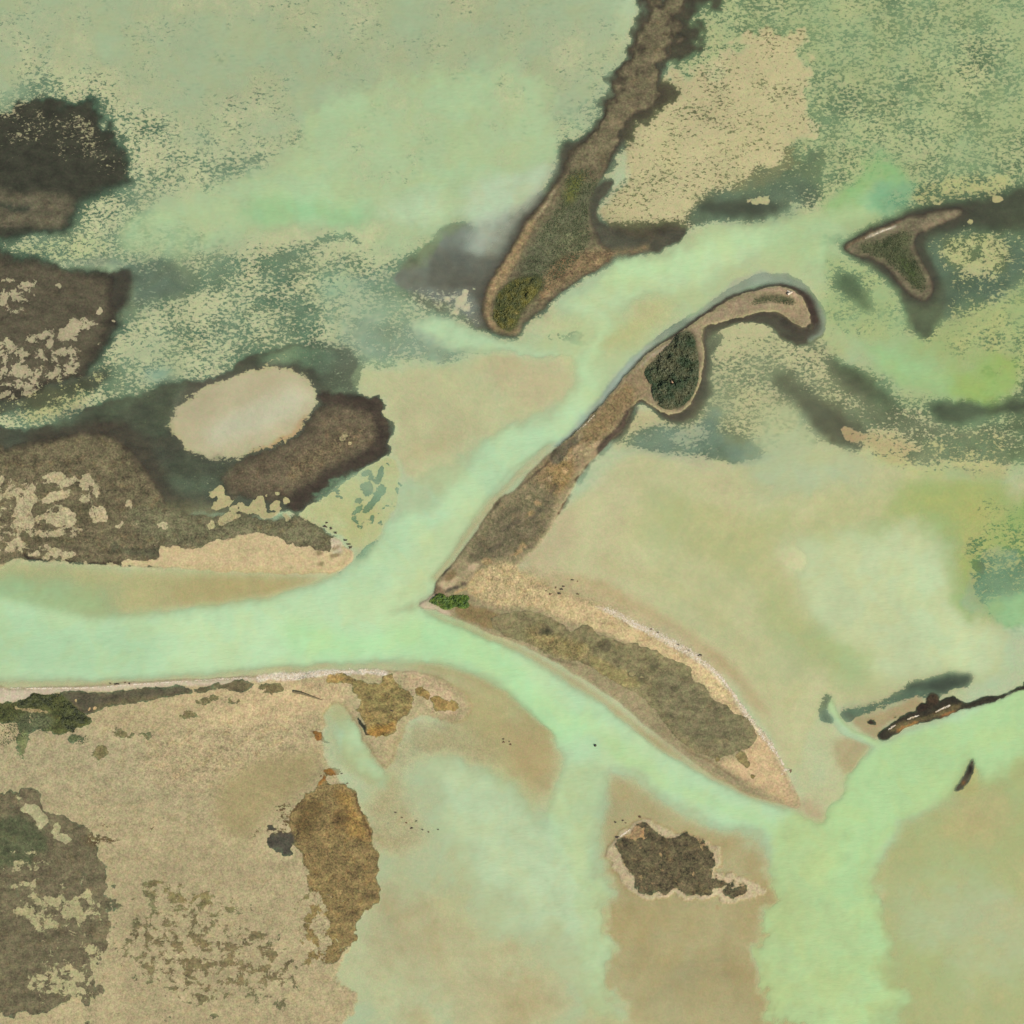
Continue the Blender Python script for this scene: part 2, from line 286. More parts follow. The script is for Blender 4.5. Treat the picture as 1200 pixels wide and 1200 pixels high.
P([(200,815),(290,800),(400,800),(410,815),(380,830),(320,850),(230,840)], f=12, bed=(202,176,130), s=0.6)
P([(480,790),(505,796),(528,808),(538,826),(530,838),(505,830),(490,815),(478,803)], f=4, bed=(202,176,134), s=0.6)
# white-pink strand
P([(-90,808),(26,807),(80,806),(140,802),(200,799),(260,796),(300,794),(300,797),(268,801),(215,804),(180,806),(150,808),(110,809),(75,812),(52,815),(46,812),(40,818),(26,821),(-90,828)], f=1, bed=(202,184,154), s=0.3, a=0, d=-0.45)
L([(300,795.5),(340,792),(380,789),(430,787),(455,788)], [5,8,7,4,5], f=1.2, bed=(218,202,176), rag=.5, s=1.0)
L([(455,788),(480,788),(508,794)], [4,2], f=1.5, bed=(206,182,140))
# brown-grey turf behind the strand
P([(72,813),(110,811),(150,809),(185,806),(215,806),(255,801),(290,797),(300,800),(296,806),(285,812),(262,806),(240,812),(215,815),(190,818),(165,822),(130,826),(112,834),(96,836),(85,826)], f=2.5, rag=.4, a=1, c=1, acol=(102,90,66), s=0.5)
P([(75,814),(110,812),(150,810),(200,806),(225,808),(190,815),(150,818),(112,826),(105,836),(90,828)], f=3, acol=(84,76,60), a=1)
P([(110,828),(160,822),(220,820),(270,812),(290,816),(240,840),(170,860),(110,852)], f=12, bed=(180,160,118), s=0.6)
for q in [(245,820,16,5,-10),(222,838,14,5,-15),(215,843,10,4,-10),(313,807,11,6,-5),(276,820,8,4,0),(120,880,10,8,0),(150,860,40,4,0)]:
    E(*q, f=3.5, rag=.5, a=0.85, c=1, acol=(126,110,76), op=.9)
E(323.5,807,11,5.5,-5, f=1.5, rag=.3, a=1, acol=(122,106,74), c=1)
# olive vegetation ground of the south-west corner
P([(-90,820),(26,821),(42,812),(52,816),(72,813),(85,826),(98,838),(110,845),(104,850),(92,852),(80,860),(70,862),(58,856),(40,850),(26,846),(-90,846)], f=2.5, rag=.3, a=1, c=1, acol=(78,78,44), s=0.9)
L([(20,831),(45,833),(60,836)], [3,5,2], f=1.5, rag=.5, a=0.1, bed=(164,144,98)); E(68,815,4,2,10, f=.8, a=0, bed=(196,164,112))
for q in [(76,822,3,1.5,0),(89,822,2.5,2,0),(97,828,2,1.5,0),(104,831,4,1.5,0),(112,830,3,2,0)]: E(*q, f=.8, rag=.4, a=0, bed=(204,168,110))
P([(26,838),(60,838),(60,850),(36,858),(26,868)], f=5, a=0.8, acol=(92,92,66), c=1); E(92,866,11,4.5,-8, f=3, a=1, acol=(104,104,70), c=1); E(28,872,6,18,0, f=5, a=.8, acol=(120,118,78), c=1)
# lower-left mud
P([(-90,925),(26,922),(48,930),(52,945),(70,955),(85,965),(105,972),(115,990),(110,1200),(-90,1200)], f=4, rag=.5, a=0.95, c=1, acol=(106,94,72), bed=(178,166,120))
P([(24,946),(40,943),(55,955),(52,968),(44,970),(36,955)], f=2, rag=.4, a=0, bed=(178,168,124)); E(64,970,5,8,20, f=1.6, rag=.5, a=0, bed=(178,168,124)); E(72,981,12,5,20, f=1.6, rag=.5, a=0, bed=(178,168,124))
P([(-60,955),(30,957),(42,966),(52,980),(50,1000),(-60,1040)], f=3, acol=(84,84,60), a=1)
for q in [(110,960,30,9,15,.34),(165,970,30,8,0,.34),(300,975,40,8,0,.30),(335,962,16,26,0,.40),(300,900,20,20,0,.1),(125,985,25,10,0,.5)]:
    E(*q[:5], f=6, a=q[5], c=0.35, acol=(100,80,52))
for q in [(342,976,14,4,-15),(326,984,12,6,0),(316,970,5,2,0),(350,964,7,2,-15),(332,956,3,1.5,0)]: E(*q, f=1.2, rag=.8, a=1, acol=(72,66,56))
for q in [(374,860,8,3,35),(378,868,10,3,30),(386,911,14,3,-30),(398,905,8,3,-10),(404,910,3,3,0),(378,920,6,3,-45)]: E(*q, f=1.5, rag=.9, a=0.8, c=.2, acol=(136,92,46))
# orange-brown patch
P([(345,984),(340,960),(342,948),(352,938),(366,928),(378,920),(396,919),(410,924),(416,938),(420,950),(428,968),(433,984),(440,1030),(420,1110),(370,1120),(345,1060)], f=2, rag=.4, a=1, c=1, acol=(128,106,70), s=.8, d=-0.2)
P([(352,945),(368,935),(380,945),(372,965),(358,980),(346,965)], f=6, acol=(104,84,52)); P([(395,925),(408,930),(415,950),(425,984),(410,984),(402,955)], f=5, acol=(146,114,66)); E(398,960,10,14,20, f=6, acol=(112,88,54))
L([(413,930),(418,945),(424,965),(432,984)], 2.2, f=.8, acol=(80,52,28)); L([(341,950),(355,937)], 2, f=.8, acol=(76,56,32))
# lobe of dry turf
P([(382,792),(395,790),(412,790),(424,793),(432,800),(448,800),(452,790),(460,788),(464,798),(475,806),(481,815),(478,830),(472,842),(464,856),(455,862),(444,869),(436,866),(430,858),(424,848),(420,838),(424,822),(418,812),(412,802),(400,800),(390,798)], f=2, rag=.45, a=1, c=1, acol=(140,118,76), s=0.8, d=-0.5)
P([(412,796),(428,802),(470,808),(475,830),(460,835),(430,825)], f=5, acol=(130,112,72)); P([(428,858),(455,850),(465,846),(455,862),(440,869)], f=3, acol=(158,118,62))
for q in [(495,812,9,6,20),(515,822,14,6,30),(528,826,10,5,15),(390,797,8,5,0),(398,793,6,4,0),(517,830,7,3,0)]: E(*q, f=1.6, rag=.6, a=.95, c=1, acol=(148,120,74))
L([(417.5,841),(419,848),(424,854),(427,861),(433,863)], [2,4,4,3,2], f=.7, a=1, acol=(44,34,26))  # shadow side of the lobe, painted as a dark edge
# inlet pool
P([(384,824),(395,822),(404,826),(410,838),(420,862),(436,880),(450,900),(456,920),(440,925),(420,912),(404,900),(392,880),(384,860),(378,838)], f=4, a=0, bed=(176,162,112), d=0.28, w=(184,214,150), s=0.2, c=0)
P([(394,850),(410,850),(420,870),(440,895),(450,915),(430,910),(408,892),(396,870)], f=7, d=1.1, w=(186,222,160))
# spotted bottom near (495,960)
E(490,965,22,16,0, f=8, a=0.22, c=0.2, acol=(92,78,56)); E(455,965,20,25,0, f=8, a=0.12, d=0.2)
# --- south bank islet
P([(705,1010),(722,984),(730,976),(742,968),(752,963),(764,964),(780,972),(800,977),(820,984),(860,998),(880,1016),(850,1030),(790,1034),(730,1028)], f=1.8, a=0, bed=(196,176,136), d=-0.4, s=0.5)
P([(726,986),(736,977),(746,970),(758,968),(768,975),(776,982),(790,980),(804,976),(818,984),(850,1000),(862,1014),(830,1022),(780,1022),(736,1016),(722,1000)], f=1.5, rag=.4, a=.82, c=1, acol=(92,80,58), bed=(160,132,90), s=1, d=-0.6)
E(748,978,8,6,0, f=3, a=0, bed=(158,130,92)); E(754,980,3,5,0, f=1, a=0, bed=(190,150,100))
# --- north channel
P([(612,396),(640,385),(650,366),(672,345),(705,322),(745,303),(780,288),(802,279),(835,268),(872,258),(920,248),(950,240),(990,225),(1040,218),(1010,245),(985,280),(975,310),(968,330),(985,370),(1010,405),(1060,425),(1178,420),(1290,410),(1290,470),(1178,468),(1120,465),(1060,440),(1015,415),(985,395),(965,378),(955,345),(930,325),(895,326),(855,338),(820,358),(790,378),(760,400),(735,425),(715,450),(696,470),(684,450),(680,425),(640,405)], f=7, a=0.02, c=0, bed=(190,184,134), d=0.6, w=(190,224,158))
P([(650,350),(700,335),(760,312),(830,290),(880,272),(940,255),(980,255),(960,290),(910,305),(850,320),(790,335),(740,345),(700,370),(690,400),(700,440),(694,462),(684,430),(690,390),(680,370)], f=12, d=1.5, w=(192,226,162))
P([(700,318),(790,300),(880,275),(930,262),(930,280),(860,300),(780,320),(720,335)], f=10, d=2.0, w=(186,226,158))
P([(722,385),(735,365),(760,350),(785,350),(775,370),(745,395),(720,420),(705,415)], f=14, bed=(190,180,126), d=0.34, w=(188,212,140))
P([(620,365),(650,362),(665,380),(650,392),(622,388)], f=10, bed=(192,184,132), d=0.28)
P([(840,335),(880,300),(920,290),(940,305),(900,322),(860,330)], f=13, bed=(194,186,136), d=0.4)
L([(690,470),(692,440),(700,410),(704,370)], [6,12,8,6], f=7, d=1.7, w=(186,226,160))
for q in [(660,395,22,4,5),(672,392,14,4,-10),(685,404,8,4,0),(645,396,6,2,0)]: E(*q, f=2.5, rag=.6, a=0.72, c=.1, acol=(86,100,72), op=.9)
# --- NE quarter: mottled water, greener
P([(830,-90),(1290,-90),(1290,560),(1178,560),(1100,545),(1000,520),(940,480),(960,420),(940,400),(962,385),(990,420),(1060,440),(1178,470),(1178,410),(1060,420),(1000,400),(975,340),(975,300),(1000,245),(950,240),(860,250),(820,240)], f=20, a=0.44, c=0, bed=(186,180,128), w=(164,202,136), d=0.38, acol=(60,86,64))
P([(700,248),(704,235),(720,222),(735,205),(760,100),(950,60),(950,160),(900,205),(860,216),(850,240),(830,262),(800,272),(770,275),(735,272),(712,262)], f=5, rag=.2, a=0.30, bed=(200,186,138), w=(186,196,130), d=0.18, acol=(90,96,68), c=0.05)
P([(850,216),(900,205),(950,200),(960,216),(955,240),(900,255),(850,262),(815,268),(805,255),(815,238)], f=8, a=0.70, acol=(72,80,62), d=0.22, w=(150,186,138))
P([(820,240),(860,232),(900,234),(920,242),(925,248),(900,255),(860,255),(830,252)], f=6, acol=(54,48,38), a=0.92, c=.0, d=0.08, sh=(120,112,84))
L([(872,235),(890,236),(900,236)], [2,6,3], f=2, rag=.4, a=0.0, bed=(194,180,126)); 
P([(960,230),(1000,216),(1040,190),(1070,216),(1060,230),(1020,240),(990,262),(970,262)], f=8, a=0.36, w=(148,206,126), d=0.9, acol=(90,130,90))
P([(900,262),(950,246),(1000,236),(1060,224),(1075,232),(1035,250),(995,266),(985,292),(968,318),(930,312),(890,300)], f=16, a=0.12, d=1.1, w=(180,220,152))
P([(968,330),(985,300),(1000,310),(1000,345),(1030,385),(1060,420),(1010,410),(975,385)], f=14, a=.2, d=.8, w=(176,216,150))
P([(1030,225),(1060,215),(1075,235),(1050,250),(1030,250)], f=8, a=0.45, w=(134,196,138), d=0.8)
P([(1075,216),(1178,200),(1178,232),(1150,228),(1120,235),(1090,238),(1070,232)], f=5, a=0.45, c=.35, bed=(190,180,118), d=0.2, acol=(66,84,62))
P([(1095,238),(1130,234),(1178,225),(1290,220),(1290,300),(1178,275),(1140,270),(1105,290),(1100,330),(1105,350),(1095,380),(1080,400),(1068,380),(1058,340),(1000,300),(1050,255)], f=8, a=0.84, c=.3, acol=(56,52,42), d=0.06, sh=(150,140,100))
P([(1085,285),(1110,275),(1150,275),(1178,278),(1290,280),(1290,400),(1178,350),(1150,370),(1120,390),(1100,395),(1102,340)], f=8, a=0.64, c=.25, acol=(62,76,58), d=0.22, w=(140,176,132), bed=(188,178,116))
P([(1105,285),(1150,278),(1178,285),(1178,320),(1150,325),(1120,318),(1105,300)], f=7, a=0.46, c=.5, bed=(188,180,124), w=(166,196,124))
for q in [(1137,260,7,3,-25),(1120,263,4,2,0),(1112,267,2,2,0),(1086,300,3,6,-20),(1091,311,3,5,0),(1150,240,2,2,0),(1167,258,3,1.5,0),(1100,240,4,2,0),(1172,233,6,4,0),(1158,262,2,1.5,0),(1157,275,2.5,2,0)]: E(*q, f=1.2, rag=.6, a=0.0, bed=(194,178,122), d=.1)
P([(1090,385),(1120,370),(1178,345),(1290,330),(1290,440),(1178,440),(1130,430),(1080,420),(1060,410)], f=12, a=0.36, c=.1, w=(162,198,126), bed=(186,180,116), d=0.5)
P([(1020,400),(1080,405),(1130,430),(1178,432),(1178,455),(1110,458),(1050,440)], f=14, a=0.1, w=(162,210,136), d=1.2)
P([(1120,425),(1178,420),(1178,470),(1140,470),(1110,450)], f=12, w=(158,200,106), d=1.1, a=0.20)
E(1158,436,10,6,10, f=3, rag=.5, a=0.8, acol=(60,70,44)); E(1160,437,18,12,10, f=5, a=0.45, op=.5)
P([(965,300),(985,305),(1020,315),(1045,345),(1060,370),(1055,400),(1020,400),(985,390),(965,370),(968,330)], f=8, a=0.36, w=(166,206,138), d=0.5, bed=(190,184,120))
P([(980,325),(1000,322),(1012,335),(1020,352),(1025,365),(1010,362),(990,352),(978,338)], f=7, a=0.88, acol=(50,62,42), c=.0, d=0.15, sh=(130,138,92))
P([(955,280),(970,273),(985,275),(985,286),(970,288)], f=4, a=0.7, acol=(84,124,90))
P([(935,390),(965,380),(1000,400),(1010,420),(985,425),(955,415)], f=9, a=0.1, w=(184,212,140), d=0.8)
# plain south of the crescent: mottled sand with teal
P([(826,385),(850,378),(890,374),(915,385),(935,395),(965,400),(985,430),(1020,470),(1080,480),(1120,500),(1178,500),(1178,560),(1130,545),(1090,552),(1050,548),(1010,530),(970,515),(930,520),(890,530),(860,542),(820,538),(780,532),(740,525),(720,520),(735,490),(770,485),(800,485),(820,460),(826,430)], f=5, a=0.44, c=.0, bed=(194,184,134), w=(176,198,140), d=0.28, acol=(88,100,76))
P([(835,400),(852,380),(890,376),(905,386),(880,400),(860,410),(840,420)], f=5, a=0.12)
P([(826,385),(840,378),(845,385),(832,400),(828,430),(834,450),(830,470),(815,490),(795,495),(780,490),(812,470),(822,430)], f=5, a=0.93, c=.2, acol=(76,68,54), d=0.08, sh=(140,130,98))
P([(826,378),(855,372),(890,366),(915,372),(930,388),(950,392),(962,378),(962,395),(940,404),(918,398),(900,382),(880,378),(855,382),(838,388)], f=3.5, rag=.3, a=1, c=1, acol=(70,62,50), d=0.04)
P([(834,400),(848,392),(846,400),(838,412),(832,420),(834,440),(826,470),(822,440)], f=3, a=1, acol=(62,56,46), c=1)
P([(850,400),(880,405),(910,425),(925,460),(940,500),(900,500),(860,480),(845,440)], f=14, a=0.42, acol=(110,120,92))
P([(738,486),(755,480),(772,486),(792,497),(780,500),(760,500),(742,508),(732,500)], f=2, rag=.5, a=0.12, bed=(196,182,132))
P([(745,508),(770,498),(805,500),(830,490),(840,470),(850,510),(895,520),(885,535),(860,540),(800,532),(755,530),(742,520)], f=7, a=0.66, acol=(88,104,84), d=0.35, w=(156,190,150), sh=(150,154,118))
P([(855,510),(890,512),(892,530),(870,542),(852,540)], f=6, a=0.82, acol=(84,104,86), d=.4)
P([(785,512),(820,502),(830,510),(800,522)], f=5, a=0.3)
P([(900,480),(940,470),(970,500),(960,525),(910,530),(880,520)], f=12, a=0.34, d=0.6, w=(186,212,152))
# dark streaks
P([(972,414),(985,416),(1000,428),(1020,442),(1040,458),(1052,472),(1050,482),(1030,476),(1005,464),(985,446),(974,430)], f=9, a=.97, c=.0, acol=(60,57,44), d=0.12, sh=(120,116,88))
P([(905,438),(920,434),(940,448),(962,466),(985,478),(1005,494),(1018,520),(1008,530),(980,520),(955,500),(932,478),(912,456)], f=10, a=0.86, c=.0, acol=(70,66,50), d=0.12, sh=(118,112,84))
P([(940,465),(965,468),(990,485),(1004,500),(992,520),(968,508),(945,490)], f=8, acol=(60,52,40), a=1, d=.1)
P([(1086,468),(1120,468),(1150,470),(1178,468),(1290,466),(1290,490),(1178,484),(1140,492),(1110,498),(1090,484)], f=7, a=.97, c=.0, acol=(50,50,38), d=0.10, sh=(110,112,80))
P([(1010,470),(1060,480),(1090,495),(1130,505),(1178,490),(1290,490),(1290,530),(1178,540),(1130,530),(1080,525),(1040,510)], f=9, a=0.66, c=.0, acol=(76,84,60), d=0.2)
P([(985,495),(1000,498),(1018,512),(1010,518),(990,508)], f=3, rag=.4, a=0.25, bed=(178,150,104)); P([(1015,510),(1060,515),(1075,530),(1050,545),(1020,530)], f=7, a=0.22, bed=(186,166,114), d=.15)
P([(1060,535),(1080,530),(1095,520),(1075,545)], f=3, a=.8, acol=(74,90,66)); P([(1080,520),(1130,510),(1178,510),(1178,545),(1150,545),(1110,540)], f=6, a=0.58, c=.2, acol=(70,98,70), bed=(188,178,118))
P([(1010,530),(1060,540),(1120,540),(1178,545),(1178,580),(1100,570),(1040,560)], f=9, a=0.27, bed=(188,178,116))
# --- eastern flats
P([(690,575),(735,532),(780,534),(830,542),(880,540),(930,525),(970,520),(1010,538),(1060,555),(1130,555),(1178,570),(1290,580),(1290,700),(1178,740),(1178,790),(1100,800),(1050,820),(1000,850),(985,830),(960,840),(940,880),(930,905),(900,860),(870,820),(840,785),(800,755),(740,725),(690,702),(650,690),(620,680),(630,640),(660,600)], f=5, a=0, c=0, bed=(192,182,136), d=0.30, w=(190,214,146), s=0.15)
P([(640,640),(680,590),(710,560),(760,545),(850,555),(840,600),(760,620),(700,650),(660,680),(630,680)], f=18, d=0.26, bed=(192,180,136))
P([(620,672),(660,670),(720,690),(780,720),(840,760),(880,800),(900,840),(860,800),(800,750),(740,718),(690,700),(640,695)], f=8, bed=(188,166,120), d=0.08)
P([(880,545),(930,530),(990,530),(1030,550),(1000,575),(940,580),(890,575)], f=16, d=0.9, w=(186,212,156))
P([(760,580),(900,590),(1000,580),(1090,590),(1060,610),(950,625),(900,640),(930,680),(890,700),(820,660),(760,640)], f=28, bed=(190,178,126), w=(184,210,138), d=0.42)
P([(1090,560),(1178,570),(1178,680),(1150,720),(1130,700),(1110,650),(1080,615),(1040,605)], f=14, bed=(180,172,100), w=(166,202,120), d=0.55)
P([(1080,605),(1105,610),(1120,650),(1125,680),(1105,665),(1090,635)], f=16, w=(166,206,134), d=0.9)
P([(920,640),(990,622),(1050,612),(1085,620),(1100,650),(1120,690),(1150,725),(1178,750),(1178,790),(1100,790),(1000,800),(960,760),(945,700),(925,665)], f=14, bed=(202,198,146), w=(200,225,162), d=1.1)
P([(1060,640),(1100,660),(1120,720),(1160,760),(1120,790),(1080,740),(1050,690)], f=18, w=(196,225,162), d=1.6)
P([(914,645),(930,640),(945,655),(940,668),(925,665),(913,658)], f=5, bed=(204,196,146), d=0.25)
P([(900,690),(930,700),(970,745),(1010,780),(1020,800),(980,800),(930,770),(890,720)], f=14, bed=(186,178,120), w=(180,208,138), d=0.5)
P([(960,745),(985,760),(1010,790),(1000,810),(975,790)], f=14, w=(174,212,140), d=.8, op=.6)
P([(920,800),(960,800),(980,850),(1000,880),(980,950),(940,940),(930,900)], f=10, bed=(190,180,130), d=.26)
P([(1130,640),(1178,600),(1290,560),(1290,720),(1178,725),(1160,715),(1145,700),(1135,670)], f=7, a=0.42, c=.0, acol=(72,108,80), bed=(180,172,104), w=(150,200,112), d=.4)
P([(1148,660),(1178,650),(1290,640),(1290,710),(1178,722),(1155,708),(1142,690)], f=5, a=0.62, acol=(72,112,86), w=(152,196,140), c=.0)
P([(1140,662),(1152,665),(1152,675),(1140,672)], f=2, rag=.5, a=.9, acol=(76,88,60)); P([(1150,580),(1178,570),(1178,640),(1160,650)], f=8, a=.24)
P([(1160,700),(1178,700),(1290,710),(1290,780),(1178,745),(1165,720)], f=8, w=(156,210,140), a=.3, d=.9)
P([(600,668),(640,660),(700,690),(760,722),(820,758),(850,790),(800,775),(740,742),(680,715),(620,700)], f=12, bed=(192,174,130), d=0.05, s=.35)
P([(610,655),(640,620),(665,590),(680,620),(660,650),(640,680)], f=12, bed=(192,176,134), d=0.10)
for pts, wd, cc, op_ in [([(700,660),(790,690),(860,745),(915,830)],16,(184,172,122),.5),([(740,640),(840,670),(910,730),(960,800)],14,(200,190,146),.5),([(800,620),(880,650),(940,720)],14,(186,176,122),.5),([(760,560),(860,590),(980,600)],18,(202,192,150),.4),([(930,870),(950,820),(975,780)],16,(200,190,148),.5),([(860,800),(900,850),(925,890)],8,(184,168,122),.5),([(690,560),(760,600),(800,650)],16,(200,188,146),.4)]:
    L(pts, wd, f=9, bed=cc, op=op_)
# --- south-east channels
P([(985,940),(1000,905),(1015,882),(1026,872),(1040,868),(1065,856),(1100,845),(1140,832),(1178,819),(1290,800),(1290,960),(1178,935),(1130,930),(1100,940),(1060,965),(1040,1000),(1030,1290),(960,1290),(960,1000),(945,960),(965,955)], f=6, a=0, bed=(188,178,122), d=1.8, w=(176,220,146))
P([(930,950),(970,965),(985,984),(990,1200),(900,1200),(900,990)], f=8, d=1.3, w=(184,222,146))
P([(1060,970),(1100,940),(1140,915),(1178,905),(1290,890),(1290,1290),(1050,1290),(1040,1020)], f=13, bed=(182,166,112), d=0.5, w=(176,206,132), a=0.03)
P([(1100,960),(1140,935),(1178,930),(1178,984),(1100,984)], f=18, bed=(180,160,108), d=0.25)
P([(1135,890),(1150,900),(1150,920),(1130,935),(1120,925)], f=7, bed=(178,162,98), d=0.2)
P([(982,866),(1000,862),(1018,870),(1020,878),(1008,895),(996,910),(985,905),(978,885)], f=4, bed=(180,158,110), d=0.15)
P([(925,938),(945,935),(965,945),(975,960),(955,960),(935,952)], f=6, bed=(184,162,120), d=0.22)
L([(972,822),(978,842),(990,856),(1010,866),(1028,872)], [6,7,6,7,8], f=2.2, d=1.6, w=(184,222,150), bed=(190,180,120))
# dark islet chain
P([(985,832),(1005,828),(1030,824),(1050,812),(1080,798),(1110,790),(1135,786),(1142,790),(1138,800),(1125,810),(1100,815),(1090,818),(1060,822),(1035,832),(1010,842),(992,844)], f=5, a=.84, c=.0, acol=(66,82,66), d=0.18, bed=(182,164,116), w=(150,190,140), sh=(130,136,104))
P([(1060,803),(1085,800),(1120,792),(1140,790),(1136,802),(1120,808),(1100,812),(1085,808),(1065,810)], f=5, acol=(40,46,36), a=1, d=.08)
P([(985,834),(998,834),(1000,843),(988,844)], f=1.5, rag=.4, acol=(66,72,60), a=1, c=1)
P([(1000,842),(1020,838),(1045,830),(1070,818),(1080,820),(1078,830),(1060,840),(1040,850),(1025,868),(1015,862),(1002,850)], f=3, a=0, bed=(176,154,108), d=0.08)
P([(1102,818),(1118,808),(1134,812),(1125,822),(1106,822)], f=2.5, a=0, bed=(184,176,126), d=.4)
P([(1085,815),(1095,812),(1100,818),(1098,830),(1082,838),(1074,832),(1080,824)], f=2, rag=.5, a=1, c=1, acol=(58,44,30), bed=(150,124,80), d=-.15, s=1)
P([(1027,862),(1035,855),(1048,845),(1058,838),(1075,833),(1092,826),(1105,817),(1118,816),(1130,824),(1150,818),(1165,814),(1180,812),(1290,780),(1290,790),(1180,818),(1150,827),(1120,835),(1090,844),(1065,852),(1048,862),(1036,868),(1029,868)], f=1.8, rag=.15, a=1, c=1, acol=(50,44,32), d=-0.2, s=.6)
P([(1040,857),(1060,845),(1085,838),(1110,826),(1125,828),(1100,838),(1070,847),(1050,857)], f=2, acol=(98,84,56), a=1, d=-.5)
L([(1050,857),(1065,850),(1075,846)], 2, f=.8, acol=(158,110,62)); L([(1102,838),(1118,833)], 2, f=.8, acol=(140,92,52))
for q in [(1047,842,4,3,30),(1053,845,4,2,0),(1020,847,4,2,15),(1025,850,5,1.5,20),(1080,828,7,6,0)]: E(*q, f=1.2, rag=.6, a=1, c=1, acol=(46,34,24), d=-.1)
P([(960,828),(966,815),(972,813),(974,820),(969,830),(972,840),(978,846),(962,846),(960,838)], f=3.5, a=.95, c=.0, acol=(72,88,72), d=.18, sh=(140,148,110))
P([(963,834),(970,834),(976,845),(962,845)], f=1.5, acol=(62,74,58), a=1)
# dark sliver
P([(1141,888),(1143,896),(1142,904),(1137,912),(1130,922),(1120,929),(1118,926),(1126,914),(1132,903),(1136,896)], f=1.6, a=1, c=1, acol=(82,72,56), d=-.1)
P([(1138,896),(1135,904),(1131,912),(1127,918),(1133,911),(1141,902)], f=1, acol=(28,24,16), a=1); E(1128,919,2.5,2,-50, f=1, acol=(130,90,48))
# --- north island
ISL_N = [(800,-22),(770,10),(712,100),(676,160),(655,216),(640,236),(622,259),(608,284),(596,303),(583,322),(574,340),(568,358),(569,374),(576,388),(590,391),(606,392),(609,384),(612,376),(628,362),(648,348),(668,335),(690,322),(716,308),(745,300),(765,292),(790,284),(800,270),(780,262),(740,262),(712,256),(700,240),(706,222),(728,180),(756,130),(790,50),(812,-10)]
P([(806,-34),(756,4),(696,100),(660,155),(642,216),(626,238),(610,258),(596,284),(584,306),(570,330),(562,350),(562,374),(570,388),(585,395),(606,397),(614,384),(640,362),(668,340),(700,318),(740,304),(790,288),(806,272),(790,260),(745,264),(712,262),(694,245),(700,220),(740,180),(772,130),(806,50),(824,-16)], f=7, a=.97, c=.45, acol=(66,57,45), d=0.03, bed=(194,182,130), s=.3, sh=(132,124,96))
P([(704,216),(722,210),(716,226),(704,238),(700,250),(712,262),(730,268),(750,272),(770,272),(800,266),(812,270),(795,285),(765,295),(735,300),(705,295),(692,270),(688,250),(690,232)], f=7, rag=.2, a=.88, c=.1, acol=(72,64,52), d=.03, sh=(140,126,96))
P(ISL_N[:18] + [(704,306),(715,296),(704,285),(693,265),(688,245),(690,230),(702,212),(722,178),(750,130),(784,50),(806,-14)], f=3, a=1, c=1, acol=(108,96,74), d=-.5, s=.55)
L([(654,218),(641,238),(626,260),(614,281),(604,300),(590,320),(578,338),(572,355),(572,372),(580,384),(594,388),(606,388)], [2,4,6,9,12,14,11,8,7,6,4,3], f=2, acol=(142,118,88), a=1, d=-.35, s=.5)
L([(652,222),(640,240),(628,258)], 2, f=1, acol=(152,138,112))
P([(672,216),(695,216),(690,240),(690,265),(690,285),(670,310),(650,330),(635,340),(615,325),(608,318),(618,295),(636,270),(655,240)], f=6, acol=(90,90,68), op=.85)
P([(672,205),(684,205),(676,228),(665,240),(662,225)], f=5, acol=(98,98,50)); P([(655,280),(675,270),(690,285),(675,305),(650,310)], f=8, acol=(108,104,78))
P([(640,320),(665,300),(700,292),(740,292),(760,286),(740,298),(710,306),(680,322),(650,342),(632,352)], f=4, acol=(122,100,74), s=.8)
P([(583,345),(592,334),(604,326),(620,322),(636,325),(632,342),(620,356),(610,366),(604,384),(594,389),(584,382),(577,370)], f=3, acol=(66,68,36), a=1, s=.5, d=-.7)
L([(594,382),(598,374),(604,364),(609,356)], [4,4,3,1], f=1, acol=(168,150,98))
L([(628,363),(650,348),(668,336),(690,322),(716,308)], [2,4,4,3,1], f=1.2, rag=.4, acol=(66,56,46))
# --- triangle island
P([(984,290),(998,278),(1022,264),(1050,252),(1080,246),(1128,240),(1140,250),(1118,264),(1094,270),(1084,284),(1092,305),(1102,325),(1104,345),(1096,370),(1084,395),(1074,390),(1064,360),(1044,330),(1020,310),(995,300)], f=4, a=1, c=1, acol=(62,54,44), d=0.03)
P([(1096,350),(1104,330),(1110,345),(1102,375),(1090,395),(1078,402),(1070,380),(1062,355),(1080,362)], f=6, acol=(66,64,50), a=.97, d=.1, c=.2)
TRI = [(990,291),(1000,283),(1022,272),(1048,261),(1070,254),(1098,250),(1126,246),(1127,250),(1104,259),(1086,266),(1074,274),(1070,284),(1074,300),(1083,315),(1090,330),(1090,343),(1083,350),(1070,346),(1058,334),(1048,322),(1038,311),(1022,303),(1004,299)]
P(TRI, f=1.8, a=1, c=1, acol=(110,98,78), d=-.5, s=.4)
P([(1005,290),(1030,282),(1055,272),(1068,272),(1066,290),(1076,310),(1084,328),(1082,340),(1072,338),(1060,325),(1046,312),(1025,300)], f=5, acol=(86,86,60))
L([(1055,303),(1066,318),(1074,332)], [8,10,6], f=4, acol=(72,84,44))
P([(1085,262),(1100,255),(1122,249),(1100,262),(1084,270)], f=2, acol=(128,112,90))
L([(1014,279),(1032,271),(1050,264)], [1.2,2,1], f=.7, acol=(196,184,164)); L([(990,291),(1006,281),(1030,270),(1055,259)], 1, f=.6, acol=(124,92,68))
